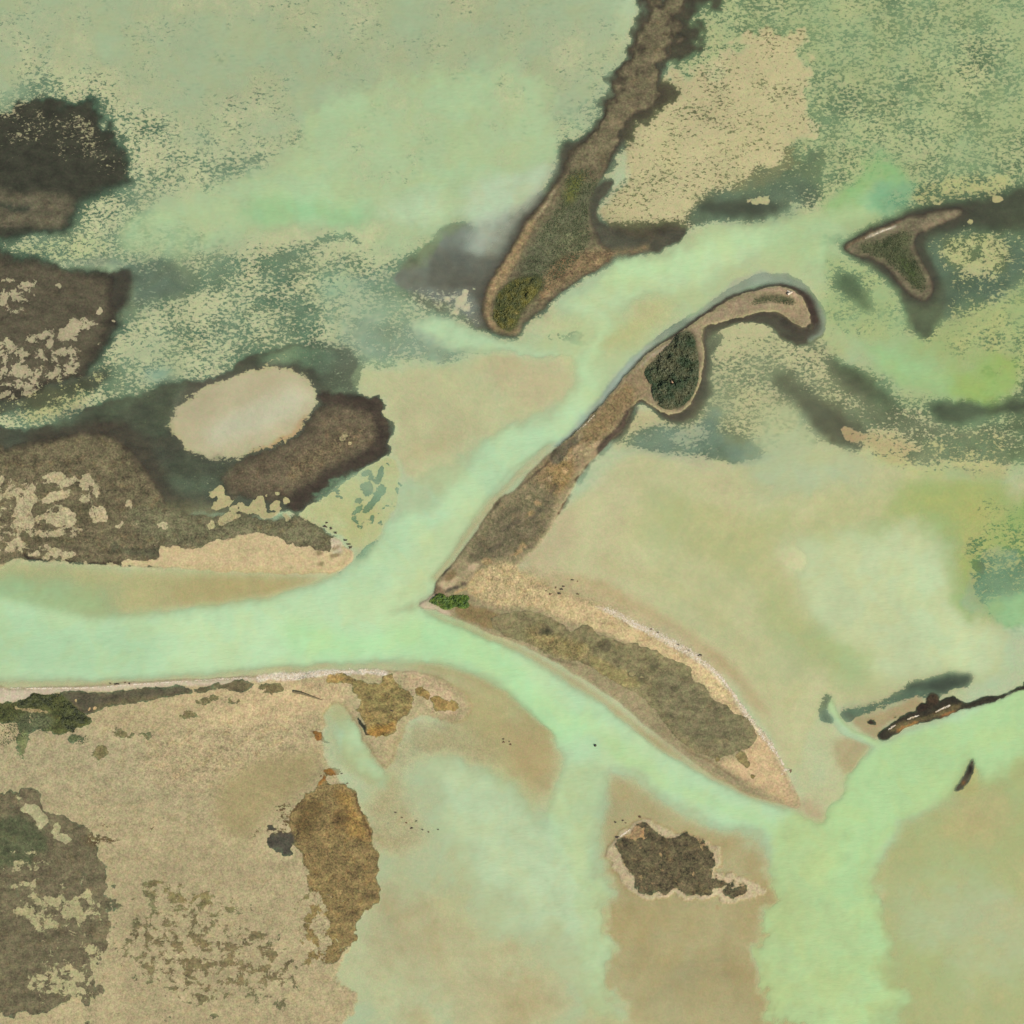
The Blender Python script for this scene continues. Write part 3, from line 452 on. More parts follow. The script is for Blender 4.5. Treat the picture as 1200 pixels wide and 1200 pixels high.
# --- the long spit with crescent head
SPIT = [(490,710),(500,701),(508,692),(510,683),(518,673),(530,660),(545,641),(560,621),(572,602),(588,583),(604,574),(620,556),(640,536),(660,518),(680,500),(698,481),(714,464),(728,446),(742,429),(756,414),(774,402),(794,391),(815,377),(835,361),(860,348),(884,341),(910,336),(926,338),(940,347),(947,362),(952,376),(950,384),(936,382),(922,374),(910,366),(898,364),(880,368),(860,374),(836,379),(826,385),(824,400),(824,420),(821,445),(814,466),(804,478),(790,484),(776,482),(762,474),(752,468),(744,474),(736,488),(730,502),(716,518),(698,534),(685,550),(674,566),(660,590),(650,610),(634,634),(620,648),(606,664),(612,682),(640,690),(666,698),(690,708),(720,720),(746,734),(768,745),(792,757),(818,772),(842,792),(860,815),(876,840),(894,862),(910,884),(922,906),(931,926),(936,945),(920,943),(890,935),(860,922),(822,898),(792,876),(760,852),(730,828),(700,806),(668,786),(640,769),(602,752),(570,740),(538,727),(512,716)]
P([(700,470),(728,434),(756,404),(790,380),(820,362),(855,338),(890,322),(930,324),(955,345),(968,372),(962,392),(945,400),(955,380),(945,350),(925,336),(885,338),(830,366),(780,398),(745,428),(715,462),(690,488)], f=3.5, rag=.2, a=1, c=.6, acol=(96,110,92), d=.5, w=(176,200,160))
P([(650,520),(700,468),(728,434),(756,404),(765,402),(740,432),(715,465),(690,490),(655,524)], f=3, acol=(112,122,104), a=.8, d=.8, w=(176,202,170))
P([(826,378),(860,366),(895,358),(915,360),(945,340),(962,370),(962,385),(948,397),(930,394),(910,378),(890,374),(860,380),(832,388),(830,430),(826,455),(815,478),(796,492),(776,490),(750,474),(740,500),(720,520),(716,512),(740,470),(760,420),(815,380)], f=3.5, a=1, c=1, acol=(72,62,50), d=.04, bed=(190,176,126))
P(SPIT, f=1.6, a=0.0, c=1, bed=(158,142,104), d=-.5, s=.55, acol=(112,102,76))
# dark rim on the channel side
L([(652,524),(682,497),(700,478),(716,460),(731,441),(744,425),(757,412),(774,401),(795,389),(815,376),(836,360),(860,347),(884,339),(910,334),(928,337),(942,346),(950,362),(955,378)], [1.5,2,2,2,2.5,2.5,3,3,4,4,4,4,4,4,5,7,8,8], f=1.2, a=1, acol=(64,50,42), d=-.02)
L([(950,378),(945,388),(930,386),(915,376),(898,368),(876,372),(850,378)], [7,9,8,6,5,5,4], f=2.5, a=1, acol=(68,60,48), d=.0)
# head of the spit (tan)
P([(830,378),(860,372),(884,364),(900,360),(912,362),(930,374),(944,380),(948,374),(943,360),(934,346),(920,341),(890,344),(862,352),(838,366),(822,380),(822,395),(820,430),(815,455),(805,474),(792,481),(776,478),(760,466),(756,440),(770,408),(790,396)], f=3, bed=(160,140,108), a=0, s=.55)
P([(895,344),(925,343),(938,352),(945,368),(938,376),(920,366),(905,354)], f=3, bed=(168,146,110)); L([(880,343),(900,339),(918,340),(934,346)], 2, f=1, bed=(184,154,124))
L([(884,352),(900,349),(915,350),(930,354)], [6,8,8,4], f=2.5, bed=(104,100,68))
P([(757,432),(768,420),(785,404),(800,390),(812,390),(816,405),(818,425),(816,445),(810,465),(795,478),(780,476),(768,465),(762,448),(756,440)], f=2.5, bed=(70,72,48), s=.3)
L([(735,446),(748,431),(762,416),(780,405),(800,393)], 1.6, f=.8, bed=(180,162,136))
# stem
P([(716,466),(740,436),(756,430),(762,460),(745,470),(732,485),(726,500),(712,512),(700,500),(690,495)], f=4, bed=(146,126,92), s=.6)
P([(690,495),(712,470),(735,450),(745,465),(728,490),(712,510),(690,530),(670,550),(655,580),(640,600),(625,560),(655,528)], f=6, bed=(140,118,80), s=1.0)
P([(672,524),(690,516),(700,530),(685,548),(668,556),(660,540)], f=6, rag=.4, bed=(164,142,104)); P([(650,545),(672,540),(668,566),(650,575)], f=4, bed=(150,124,78))
P([(655,524),(680,508),(684,512),(668,525),(660,538),(648,544),(642,536)], f=3, rag=.3, bed=(108,98,74))
P([(734,482),(744,474),(750,482),(740,494),(736,506),(728,516),(712,530),(704,536),(700,524),(712,512),(724,500),(730,490)], f=2.5, rag=.3, bed=(84,70,54))
L([(704,536),(692,544),(684,556),(676,566)], [5,5,7,5], f=1.5, rag=.6, bed=(88,72,48)); L([(668,580),(660,592),(655,602),(650,612)], [3,4,5,3], f=1.2, rag=.6, bed=(98,74,48))
P([(575,602),(600,582),(625,565),(645,580),(650,600),(632,632),(610,650),(580,668),(555,660),(545,648),(560,625)], f=6, bed=(134,122,88), s=.8)
P([(565,630),(590,605),(620,600),(640,615),(615,645),(585,655),(560,650)], f=6, rag=.4, a=0, bed=(124,112,82), s=.8)
for q in [(605,632,16,7,-20),(570,645,18,6,-25),(622,615,12,6,0),(640,590,14,10,-40),(600,600,12,6,-30),(556,656,10,4,-20),(604,625,12,3,5)]: E(*q, f=4, rag=.5, bed=(112,102,74), op=.8)
for q in [(630,588,7,3,0),(622,602,4,3,0),(604,648,10,3,-20),(612,640,5,2,0),(662,552,5,3,0),(656,562,4,3,-40),(570,660,8,3,0)]: E(*q, f=2, rag=.6, bed=(182,152,104), op=.8)
L([(545,645),(552,634),(560,622),(572,604),(580,592),(589,582),(600,577),(607,573)], [1.5,2,2.5,3,4,5,2,1.5], f=.9, rag=.3, bed=(52,42,34), d=-.3)  # shadow of the eroded scarp, painted into the bed colour
L([(607,573),(625,558),(640,544),(652,528)], [1,2,2,1], f=.7, bed=(76,62,48)); L([(600,580),(612,573),(628,562),(636,552)], [1.5,3,3,1.5], f=1, rag=.5, bed=(196,168,122))
L([(518,676),(522,669),(528,664)], [1.5,2.5,1], f=.6, bed=(52,46,40)); L([(506,694),(507,688),(510,686)], [2,2,1], f=.6, bed=(62,52,42))
for q in [(700,520,4,2,-40),(690,530,5,2,-40),(645,560,4,2,-30),(634,572,5,2,-30),(618,583,4,2,-30),(664,536,6,2,-40),(680,512,5,1.6,-45)]: E(*q, f=1.4, rag=.5, bed=(184,160,118), op=.85)
for q in [(598,616,16,3,-35),(585,640,14,2.5,-30),(630,600,12,2.5,-45),(648,574,10,2,-50),(560,640,10,2,-50),(612,596,9,2,-35),(575,622,8,2,-40)]: E(*q, f=1.8, rag=.7, bed=(84,76,58), op=.6)
L([(566,668),(580,662),(596,664),(604,658),(622,648)], 2.5, f=1.2, rag=.7, bed=(104,92,64), op=.8); L([(600,690),(612,694),(626,692)], 4, f=1.5, rag=.7, bed=(138,120,84), op=.8); L([(576,694),(588,700),(600,698)], 3, f=1.5, rag=.7, bed=(140,120,82), op=.8)
# sandy tip
P([(490,710),(500,701),(507,692),(512,700),(506,706),(516,712),(528,720),(512,716)], f=1.5, bed=(202,182,148), s=.25)
P([(512,685),(520,680),(535,676),(552,662),(562,664),(550,670),(536,678),(534,685),(522,692),(514,688)], f=1.5, rag=.3, bed=(196,172,132), s=.4)
P([(507,688),(514,687),(520,693),(516,698),(508,697)], f=1.2, bed=(134,112,82)); P([(520,676),(530,668),(534,674),(522,682)], f=1.5, bed=(136,114,78))
L([(520,696),(528,690),(540,686),(560,680)], [4,3,2,1], f=1.2, rag=.4, bed=(98,88,68))
L([(532,696),(545,690),(555,682)], [2,2,1], f=.8, bed=(214,178,120))
P([(560,670),(600,662),(612,680),(640,692),(630,705),(590,708),(560,700),(545,690)], f=5, rag=.2, bed=(190,166,118), s=.8)
P([(535,710),(560,712),(590,722),(585,735),(560,732),(538,724)], f=3, rag=.3, bed=(146,124,82))
P([(575,662),(606,664),(650,690),(700,708),(740,730),(730,742),(700,736),(660,722),(620,712),(590,712),(560,700)], f=5, bed=(196,172,124), s=.9)
P([(640,692),(700,712),(760,742),(820,775),(850,805),(880,850),(905,885),(895,895),(870,865),(845,828),(820,800),(770,766),(720,745),(680,730),(640,705)], f=3, bed=(202,176,128), s=.7)
P([(880,858),(900,875),(915,900),(926,925),(932,942),(915,938),(885,922),(860,905),(845,893),(870,885)], f=4, bed=(206,176,130), s=.5)
# grey core
P([(578,724),(598,717),(622,718),(640,720),(655,728),(672,738),(690,733),(698,742),(712,746),(730,752),(745,753),(762,760),(780,770),(795,774),(810,782),(812,796),(824,804),(832,816),(848,824),(858,832),(850,836),(866,838),(880,848),(885,858),(882,870),(872,878),(860,884),(845,886),(832,888),(815,880),(802,872),(790,860),(778,845),(768,832),(755,820),(740,808),(722,802),(705,792),(690,782),(676,776),(660,774),(640,764),(615,754),(598,746),(582,738)], f=2, rag=.35, a=1, c=1, acol=(128,115,84), s=.5, d=-.65)
P([(770,790),(800,790),(830,815),(870,845),(875,868),(845,882),(815,872),(790,850),(770,820)], f=6, acol=(118,107,80)); P([(620,735),(660,745),(690,760),(680,774),(650,765),(620,750)], f=5, acol=(136,118,80), s=.8)
P([(690,770),(720,780),(750,800),(730,804),(700,790)], f=4, rag=.4, acol=(140,124,84))
for q in [(640,740,12,3.5,-5),(685,750,6,3,0),(708,757,9,6,10),(738,787,6,4,40),(755,795,10,3,15),(765,779,5,3.5,0),(791,782,4,3,0),(776,798,4,3,0),(790,807,6,4,40),(797,813,4,5,0),(795,823,8,3,0),(812,828,9,4,20),(822,822,6,3,0),(837,825,9,4,0),(850,828,7,3,0),(814,814,3,2,0),(767,813,3,2,0),(725,777,7,2,20),(812,863,4,2,0)]:
    E(*q, f=2.4, rag=.5, a=1, acol=(92,84,62), op=.85)
for q in [(740,788.5,5,2.4,0),(752,793,4,1.8,20),(791.5,783,1.5,1.2,0),(823,809,2,1.2,0)]: E(*q, f=.7, a=0, bed=(160,146,98))
P([(862,885),(872,880),(878,895),(872,898)], f=2, rag=.5, a=1, acol=(136,118,80)); E(883,910,4,3,30, f=1.5, a=1, acol=(128,106,66)); E(841,890,3,3,0, f=1.5, a=1, acol=(130,110,70))
L([(700,711),(722,719),(745,733),(770,745),(795,758),(820,774),(840,792),(858,815),(874,840),(892,862)], [3,4,4,4,5,4,2,1.5,3,4], f=1.5, bed=(226,208,172), s=.9)
L([(892,862),(905,878),(914,893),(922,908),(930,926)], [3,2,1.5,1.5,1], f=1, bed=(220,196,158), s=.8)
L([(545,733),(570,742),(600,754)], 1.4, f=.8, bed=(206,172,122)); L([(642,769),(660,776),(676,780)], 1.5, f=.8, bed=(104,90,62)); L([(800,874),(815,885),(832,892),(865,915)], 1.3, f=.8, bed=(116,98,64))
# banks that run smooth keep their line
P([(-90,650),(300,655),(420,640),(560,580),(640,500),(700,440),(790,360),(900,310),(990,360),(960,410),(840,420),(820,500),(720,560),(650,660),(800,740),(960,960),(700,860),(500,800),(300,830),(-90,830)], f=10, q=0.38)
P([(560,180),(700,180),(700,300),(620,400),(550,390)], f=10, q=0.5)
P([(980,280),(1060,230),(1140,240),(1110,360),(1060,350),(980,300)], f=6, q=0.45)
P([(950,800),(1178,780),(1178,940),(1110,940),(950,870)], f=10, q=0.45)
# country beyond the photograph
for q in [(60,180,60,18,10,.6),(20,130,60,20,-10,.5),(110,190,40,14,20,.55)]: E(q[0],q[1],q[2],q[3],q[4], f=16, a=q[5])
for q in [(60,1080,60,30,10,.45),(20,1020,30,30,0,.6),(90,1160,50,30,0,.4)]: E(q[0],q[1],q[2],q[3],q[4], f=16, a=q[5])
E(240,1130,110,60,15, f=30, a=.45, c=1, acol=(120,104,74)); E(200,1060,60,20,-10, f=16, a=.5, c=1, acol=(128,112,76))
P([(1060,1060),(1120,1040),(1290,1070),(1290,1150),(1140,1130),(1080,1110)], f=30, d=.6, w=(184,214,152))
P([(430,1060),(520,1080),(640,1180),(660,1290),(560,1290),(500,1180)], f=26, bed=(184,168,120), d=.15)
E(352,1085,60,30,70, f=16, a=.42, c=1, acol=(134,112,72))
PIECES = [
 ('island', 'grey brown island ringed by dark mud with an olive thicket on its tip', 'island', ISL_N),
 ('island', 'small hooked triangular island with a green middle in the mottled lagoon', 'island', [(984,292),(1000,278),(1050,254),(1130,240),(1140,252),(1090,272),(1095,330),(1090,365),(1060,350),(1030,312)]),
 ('sand_spit', 'long curved sandy spit with a crescent head and a broad grey tail', 'spit', [(484,712),(505,686),(550,630),(590,576),(650,522),(700,470),(760,404),(820,366),(890,330),(935,332),(968,372),(955,396),(925,396),(880,380),(835,392),(832,450),(805,495),(760,490),(740,520),(690,560),(640,640),(615,668),(650,685),(760,736),(850,790),(905,860),(945,950),(900,948),(820,904),(730,836),(640,778),(520,724)]),
 ('mudflat', 'brown mudflat with pale sand windows on the far left above the river', 'mudflat', [(-62,296),(60,300),(160,318),(155,370),(115,440),(60,480),(-62,500)]),
 ('mudflat', 'dark brown mudflat under the top left corner sky-side of the lagoon'.replace(' sky-side of the lagoon', ' of the lagoon'), 'mudflat', [(-62,100),(160,190),(160,224),(90,272),(-62,292)]),
 ('mudflat', 'arc shaped mudflat with a tan beach along the river bend', 'mudflat', [(-62,520),(100,500),(160,530),(215,600),(300,600),(430,640),(410,676),(200,674),(-62,666)]),
 ('mudflat', 'dark speckled mudflat right of the pale oval sandbar', 'mudflat', [(240,560),(330,520),(380,470),(440,455),(475,500),(470,540),(360,608),(260,600)]),
 ('river_bank', 'speckled sandy river bank with white strand in the lower left', 'bank', [(-62,800),(150,795),(300,788),(470,780),(560,820),(560,850),(480,870),(440,1262),(-62,1262)]),
 ('island', 'thin dark islet with white shell streaks beside the right hand channel', 'islet', [(1020,860),(1080,815),(1110,806),(1180,805),(1262,770),(1262,800),(1180,822),(1090,850),(1035,874)]),
 ('island', 'brown turf islet with a pale rim by the bottom of the river', 'islet', [(690,1010),(722,975),(752,958),(790,968),(880,985),(910,1020),(860,1050),(780,1050),(700,1040)]),
]


# ------------------------------------------------------------------ geometry of the ground and the water
# natural unevenness: every painted outline is wandered a little
def wander(f, wx, wy):
    yy, xx = np.mgrid[0:N, 0:N].astype(np.float32)
    sx = np.clip(xx + wx, 0, N - 1.001); sy = np.clip(yy + wy, 0, N - 1.001)
    ix, iy = sx.astype(np.int32), sy.astype(np.int32); fx = (sx - ix)[..., None]; fy = (sy - iy)[..., None]
    return ((f[iy, ix] * (1 - fx) + f[iy, ix + 1] * fx) * (1 - fy) + (f[iy + 1, ix] * (1 - fx) + f[iy + 1, ix + 1] * fx) * fy).astype(np.float32)
_g = np.arange(N) + LO
_out = np.maximum(np.maximum(216 - _g[:, None], _g[:, None] - 984), np.maximum(26 - _g[None, :], _g[None, :] - 1178))
_out = np.clip(_out / 70.0, 0, 1)
Q = FLD['q'][..., 0]
AMP = Q * (1 + 2.0 * _out)
wx = AMP * (6.0 * fbm(34, 201, 4) + 3.0 * fbm(9, 221, 3)) + _out * 60 * fbm(120, 241, 4)
wy = AMP * (6.0 * fbm(34, 301, 4) + 3.0 * fbm(9, 321, 3)) + _out * 60 * fbm(120, 341, 4)
wx2 = Q * 26 * fbm(70, 401, 5, 0.62); wy2 = Q * 26 * fbm(70, 421, 5, 0.62)
for n in ('bed', 'acol', 'a', 'c', 'd', 's'): FLD[n] = wander(FLD[n], wx, wy)
FLD['w'] = wander(FLD['w'], wx + wx2, wy + wy2)
dsoft = wander(FLD['d'], wx2 * 0.6, wy2 * 0.6)
deep = np.clip((FLD['d'] - 0.2) / 0.8, 0, 1) * np.clip((dsoft - 0.1) / 0.6, 0, 1)
FLD['d'] = FLD['d'] * (1 - deep * 0.7) + dsoft * deep * 0.7
wet = np.clip(FLD['d'][..., 0], 0, None)
wet *= np.clip(1 + 0.9 * np.clip(1.6 - wet, 0.15, 1) * fbm(60, 501, 5, 0.6) + 0.35 * N_EDGE, 0.35, 1.8)
FLD['d'][..., 0] = np.where(FLD['d'][..., 0] > 0, wet, FLD['d'][..., 0])
# bed colour brightened to make up for light lost in the shallow water
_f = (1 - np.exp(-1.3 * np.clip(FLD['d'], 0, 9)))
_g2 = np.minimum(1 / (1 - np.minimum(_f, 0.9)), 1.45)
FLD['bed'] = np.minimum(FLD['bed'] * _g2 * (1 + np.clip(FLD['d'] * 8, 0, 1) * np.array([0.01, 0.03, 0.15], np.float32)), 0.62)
D = FLD['d'][..., 0]
land = np.clip(-D, 0, 1)
relief = (-D) + land * (0.25 * N_MID + 0.10 * N_EDGE + 0.06 * N_FINE)
relief += np.clip(D, 0, 1) * 0.10 * N_MID
Z = relief.astype(np.float32)
damp = np.exp(-((FLD['d'] + 0.06) / 0.07) ** 2) * np.clip(0.7 + 0.8 * N_MID, 0, 1)[..., None]
FLD['bed'] *= 1 - 0.16 * damp      # wet sand along the waterline
BIGV = N_BIG * 0.10 + N_MID * 0.06
for n in ('bed', 'w'):
    FLD[n] *= (1 + (0.2 if n == 'w' else 0.8) * BIGV[..., None])
def axis(a, b, step, fine=None):
    core = list(np.arange(a, b + 1e-6, step))
    if fine:
        lo, hi = fine
        core = list(np.arange(a, lo, step * 2)) + list(np.arange(lo, hi, step)) + list(np.arange(hi, b + 1e-6, step * 2))
    out = [a - v for v in (6000, 3500, 2000, 1200, 700, 400, 220, 120, 60, 30, 12)]
    out2 = [b + v for v in (12, 30, 60, 120, 220, 400, 700, 1200, 2000, 3500, 6000)]
    return np.array(out + core + out2, float)
def samp(f, xs, ys):
    ix = np.clip(np.round(xs - LO).astype(int), 0, N - 1); iy = np.clip(np.round(ys - LO).astype(int), 0, N - 1)
    return f[iy][:, ix]
def far_w(xs, ys):
    dx = np.maximum(np.maximum(LO - xs, xs - HI), 0); dy = np.maximum(np.maximum(LO - ys, ys - HI), 0)
    d = np.maximum(dx[None, :], dy[:, None])
    return np.clip(d / 300.0, 0, 1).astype(np.float32)
def make_mesh(name, co, faces4, attrs, mat, smooth=True):
    me = bpy.data.meshes.new(name)
    nv, nf = len(co), len(faces4)
    me.vertices.add(nv); me.vertices.foreach_set('co', co.astype(np.float32).ravel())
    k = faces4.shape[1]
    me.loops.add(nf * k); me.loops.foreach_set('vertex_index', faces4.astype(np.int32).ravel())
    me.polygons.add(nf); me.polygons.foreach_set('loop_start', np.arange(0, nf * k, k, dtype=np.int32))
    me.update(calc_edges=True)
    if smooth: me.polygons.foreach_set('use_smooth', np.ones(nf, bool))
    for an, v in attrs.items():
        at = me.attributes.new(an, 'FLOAT_COLOR', 'POINT')
        at.data.foreach_set('color', v.astype(np.float32).ravel())
    if mat is not None: me.materials.append(mat)
    me.update()
    ob = bpy.data.objects.new(name, me); COL.objects.link(ob)
    return ob
def tag(o, label=None, cat=None, group=None, kind=None):
    if label: o['label'] = label
    if cat: o['category'] = cat
    if group: o['group'] = group
    if kind: o['kind'] = kind
    return o

# ------------------------------------------------------------------ materials
def newmat(name):
    m = bpy.data.materials.new(name); m.use_nodes = True
    nt = m.node_tree; nt.nodes.clear()
    return m, nt
class NB:
    def __init__(s, nt): s.nt = nt
    def n(s, t, **k):
        x = s.nt.nodes.new(t)
        for a, v in k.items():
            if a.startswith('_'): setattr(x, a[1:], v)
            else: x.inputs[a.replace('_', ' ')].default_value = v
        return x
    def l(s, a, b): s.nt.links.new(a, b)
    def val(s, sock, v):
        if isinstance(v, (int, float)): sock.default_value = v
        else: s.l(v, sock)
    def m(s, op, a, b=0.0, c=0.0, clamp=False):
        x = s.nt.nodes.new('ShaderNodeMath'); x.operation = op; x.use_clamp = clamp
        s.val(x.inputs[0], a); s.val(x.inputs[1], b); s.val(x.inputs[2], c)
        return x.outputs[0]
    def noise(s, vec, scale, detail=4, rough=0.6, dist=0.0):
        x = s.nt.nodes.new('ShaderNodeTexNoise')
        x.inputs['Scale'].default_value = scale; x.inputs['Detail'].default_value = detail
        x.inputs['Roughness'].default_value = rough; x.inputs['Distortion'].default_value = dist
        s.l(vec, x.inputs['Vector']); return x.outputs['Fac']
    def mix(s, fac, a, b, mode='MIX'):
        x = s.nt.nodes.new('ShaderNodeMix'); x.data_type = 'RGBA'; x.blend_type = mode
        s.val(x.inputs[0], fac)
        for i, v in ((6, a), (7, b)):
            if isinstance(v, (tuple, list, np.ndarray)): x.inputs[i].default_value = (*[float(q) for q in v[:3]], 1)
            else: s.l(v, x.inputs[i])
        return x.outputs[2]
    def ramp(s, v, lo, hi, a=0.0, b=1.0, smooth=True):
        x = s.nt.nodes.new('ShaderNodeMapRange')
        x.interpolation_type = 'SMOOTHSTEP' if smooth else 'LINEAR'
        s.val(x.inputs[0], v); s.val(x.inputs[1], lo); s.val(x.inputs[2], hi); s.val(x.inputs[3], a); s.val(x.inputs[4], b)
        return x.outputs[0]

def ground_material():
    m, nt = newmat('ground_sand_mud_algae'); b = NB(nt)
    pos = b.n('ShaderNodeNewGeometry').outputs['Position']
    mp = b.n('ShaderNodeMapping'); mp.inputs['Rotation'].default_value = (0, 0, math.radians(-22)); mp.inputs['Scale'].default_value = (0.62, 1.0, 1.0)
    b.l(pos, mp.inputs['Vector']); v = mp.outputs[0]
    bed = b.n('ShaderNodeAttribute', _attribute_name='bed'); ac = b.n('ShaderNodeAttribute', _attribute_name='acol'); ms = b.n('ShaderNodeAttribute', _attribute_name='misc')
    sep = b.n('ShaderNodeSeparateColor'); b.l(ms.outputs['Color'], sep.inputs[0])
    spk, depth = sep.outputs[0], sep.outputs[1]
    a, c = bed.outputs['Alpha'], ac.outputs['Alpha']
    # mottles of weed: fine ones in the lagoon, broad ones on the mudflats
    nf = b.noise(v, 0.62, 5, 0.76, 0.25)
    nb = b.noise(v, 0.06, 5, 0.6, 0.3)
    nfine = b.m('MULTIPLY_ADD', b.m('SUBTRACT', nf, 0.5), 1.35, b.m('MULTIPLY_ADD', nb, 0.5, 0.26))
    nc = b.noise(pos, 0.13, 7, 0.68, 0.35)
    mixn = b.m('ADD', b.m('MULTIPLY', nfine, b.m('SUBTRACT', 1.0, c)), b.m('MULTIPLY', b.m('MULTIPLY_ADD', b.m('SUBTRACT', nc, 0.5), 1.7, 0.5), c))
    thr = b.m('MULTIPLY_ADD', b.m('SUBTRACT', 0.5, a), 0.60, 0.5)
    thr = b.m('ADD', b.m('SUBTRACT', thr, b.ramp(a, 0.86, 1.0, 0.0, 0.5)), b.ramp(a, 0.0, 0.08, 0.5, 0.0))
    patch = b.ramp(b.m('SUBTRACT', mixn, thr), -0.022, 0.022)
    # grain
    g1 = b.noise(pos, 0.85, 3, 0.8)
    g2 = b.noise(pos, 0.22, 5, 0.7, 0.3)
    g3 = b.noise(v, 0.09, 5, 0.6)
    gv = b.m('ADD', b.m('MULTIPLY', b.m('SUBTRACT', g1, 0.5), 1.9), b.m('ADD', b.m('MULTIPLY', b.m('SUBTRACT', g2, 0.5), 1.2), b.m('MULTIPLY', b.m('SUBTRACT', g3, 0.5), 0.8)))
    gain = b.m('MULTIPLY_ADD', b.m('MULTIPLY', gv, spk), 1.35, 1.0)
    gain2 = b.m('MULTIPLY_ADD', b.m('MULTIPLY', gv, spk), 1.9, 1.0)
    bc = b.mix(1.0, bed.outputs['Color'], (1, 1, 1), 'MULTIPLY')
    vm = b.n('ShaderNodeVectorMath', _operation='SCALE'); b.l(bed.outputs['Color'], vm.inputs[0]); b.l(gain, vm.inputs['Scale'])
    vm2 = b.n('ShaderNodeVectorMath', _operation='SCALE'); b.l(ac.outputs['Color'], vm2.inputs[0]); b.l(gain2, vm2.inputs['Scale'])
    tone = b.ramp(b.noise(v, 0.17, 6, 0.72, 0.4), 0.34, 0.66, 0.68, 1.38, False)
    vt = b.n('ShaderNodeVectorMath', _operation='SCALE'); b.l(vm2.outputs[0], vt.inputs[0]); b.l(tone, vt.inputs['Scale']); vm2 = vt
    tone1 = b.ramp(b.noise(pos, 0.035, 6, 0.7, 0.8), 0.34, 0.66, 0.92, 1.08, False)
    vt1 = b.n('ShaderNodeVectorMath', _operation='SCALE'); b.l(vm.outputs[0], vt1.inputs[0]); b.l(tone1, vt1.inputs['Scale']); vm = vt1
    # warm iron tint, drifting
    g4 = b.noise(pos, 0.16, 5, 0.7)
    tint = b.mix(b.m('MULTIPLY', b.ramp(g4, 0.5, 0.68), b.m('MULTIPLY', spk, 0.6)), vm.outputs[0], vm.outputs[0])
    tn = b.n('ShaderNodeVectorMath', _operation='MULTIPLY'); b.l(vm.outputs[0], tn.inputs[0]); tn.inputs[1].default_value = (1.10, 0.97, 0.80)
    tint = b.mix(b.m('MULTIPLY', b.ramp(g4, 0.48, 0.66), b.m('MULTIPLY', spk, 0.5, clamp=True)), vm.outputs[0], tn.outputs[0])
    tn2 = b.n('ShaderNodeVectorMath', _operation='MULTIPLY'); b.l(vm2.outputs[0], tn2.inputs[0]); tn2.inputs[1].default_value = (1.16, 1.0, 0.86)
    tint2 = b.mix(b.m('MULTIPLY', b.ramp(g4, 0.5, 0.7), b.m('MULTIPLY', spk, 0.9, clamp=True)), vm2.outputs[0], tn2.outputs[0])
    col = b.mix(patch, tint, tint2)
    hn = b.noise(pos, 0.42, 4, 0.7, 0.2)
    g5 = b.n('ShaderNodeVectorMath', _operation='MULTIPLY'); b.l(col, g5.inputs[0]); g5.inputs[1].default_value = (0.95, 1.03, 0.95)
    g6 = b.n('ShaderNodeVectorMath', _operation='MULTIPLY'); b.l(col, g6.inputs[0]); g6.inputs[1].default_value = (1.05, 0.985, 1.02)
    col = b.mix(b.ramp(hn, 0.40, 0.60), g5.outputs[0], g6.outputs[0])
    # scattered dark crumbs and pale shell grit
    cr = b.noise(pos, 0.75, 2, 0.5)
    crm = b.m('MULTIPLY', b.ramp(cr, 0.62, 0.68), b.m('MULTIPLY', spk, 0.8, clamp=True))
    g7 = b.n('ShaderNodeVectorMath', _operation='SCALE'); b.l(col, g7.inputs[0]); g7.inputs['Scale'].default_value = 0.55
    col = b.mix(crm, col, g7.outputs[0])
    g8 = b.n('ShaderNodeVectorMath', _operation='SCALE'); b.l(col, g8.inputs[0]); g8.inputs['Scale'].default_value = 1.4
    col = b.mix(b.m('MULTIPLY', b.ramp(cr, 0.37, 0.31), b.m('MULTIPLY', spk, 0.8, clamp=True)), col, g8.outputs[0])
    bs = b.n('ShaderNodeBsdfPrincipled'); bs.inputs['Roughness'].default_value = 0.93
    bs.inputs['Specular IOR Level'].default_value = 0.25
    b.l(col, bs.inputs['Base Color'])
    bp = b.n('ShaderNodeBump'); bp.inputs['Strength'].default_value = 0.6; bp.inputs['Distance'].default_value = 0.7
    hgt = b.m('ADD', b.m('MULTIPLY', g1, b.m('MULTIPLY_ADD', spk, 0.8, 0.1)), b.m('MULTIPLY', patch, 0.25))
    b.l(hgt, bp.inputs['Height']); b.l(bp.outputs[0], bs.inputs['Normal'])
    o = b.n('ShaderNodeOutputMaterial'); b.l(bs.outputs[0], o.inputs[0])
    return m

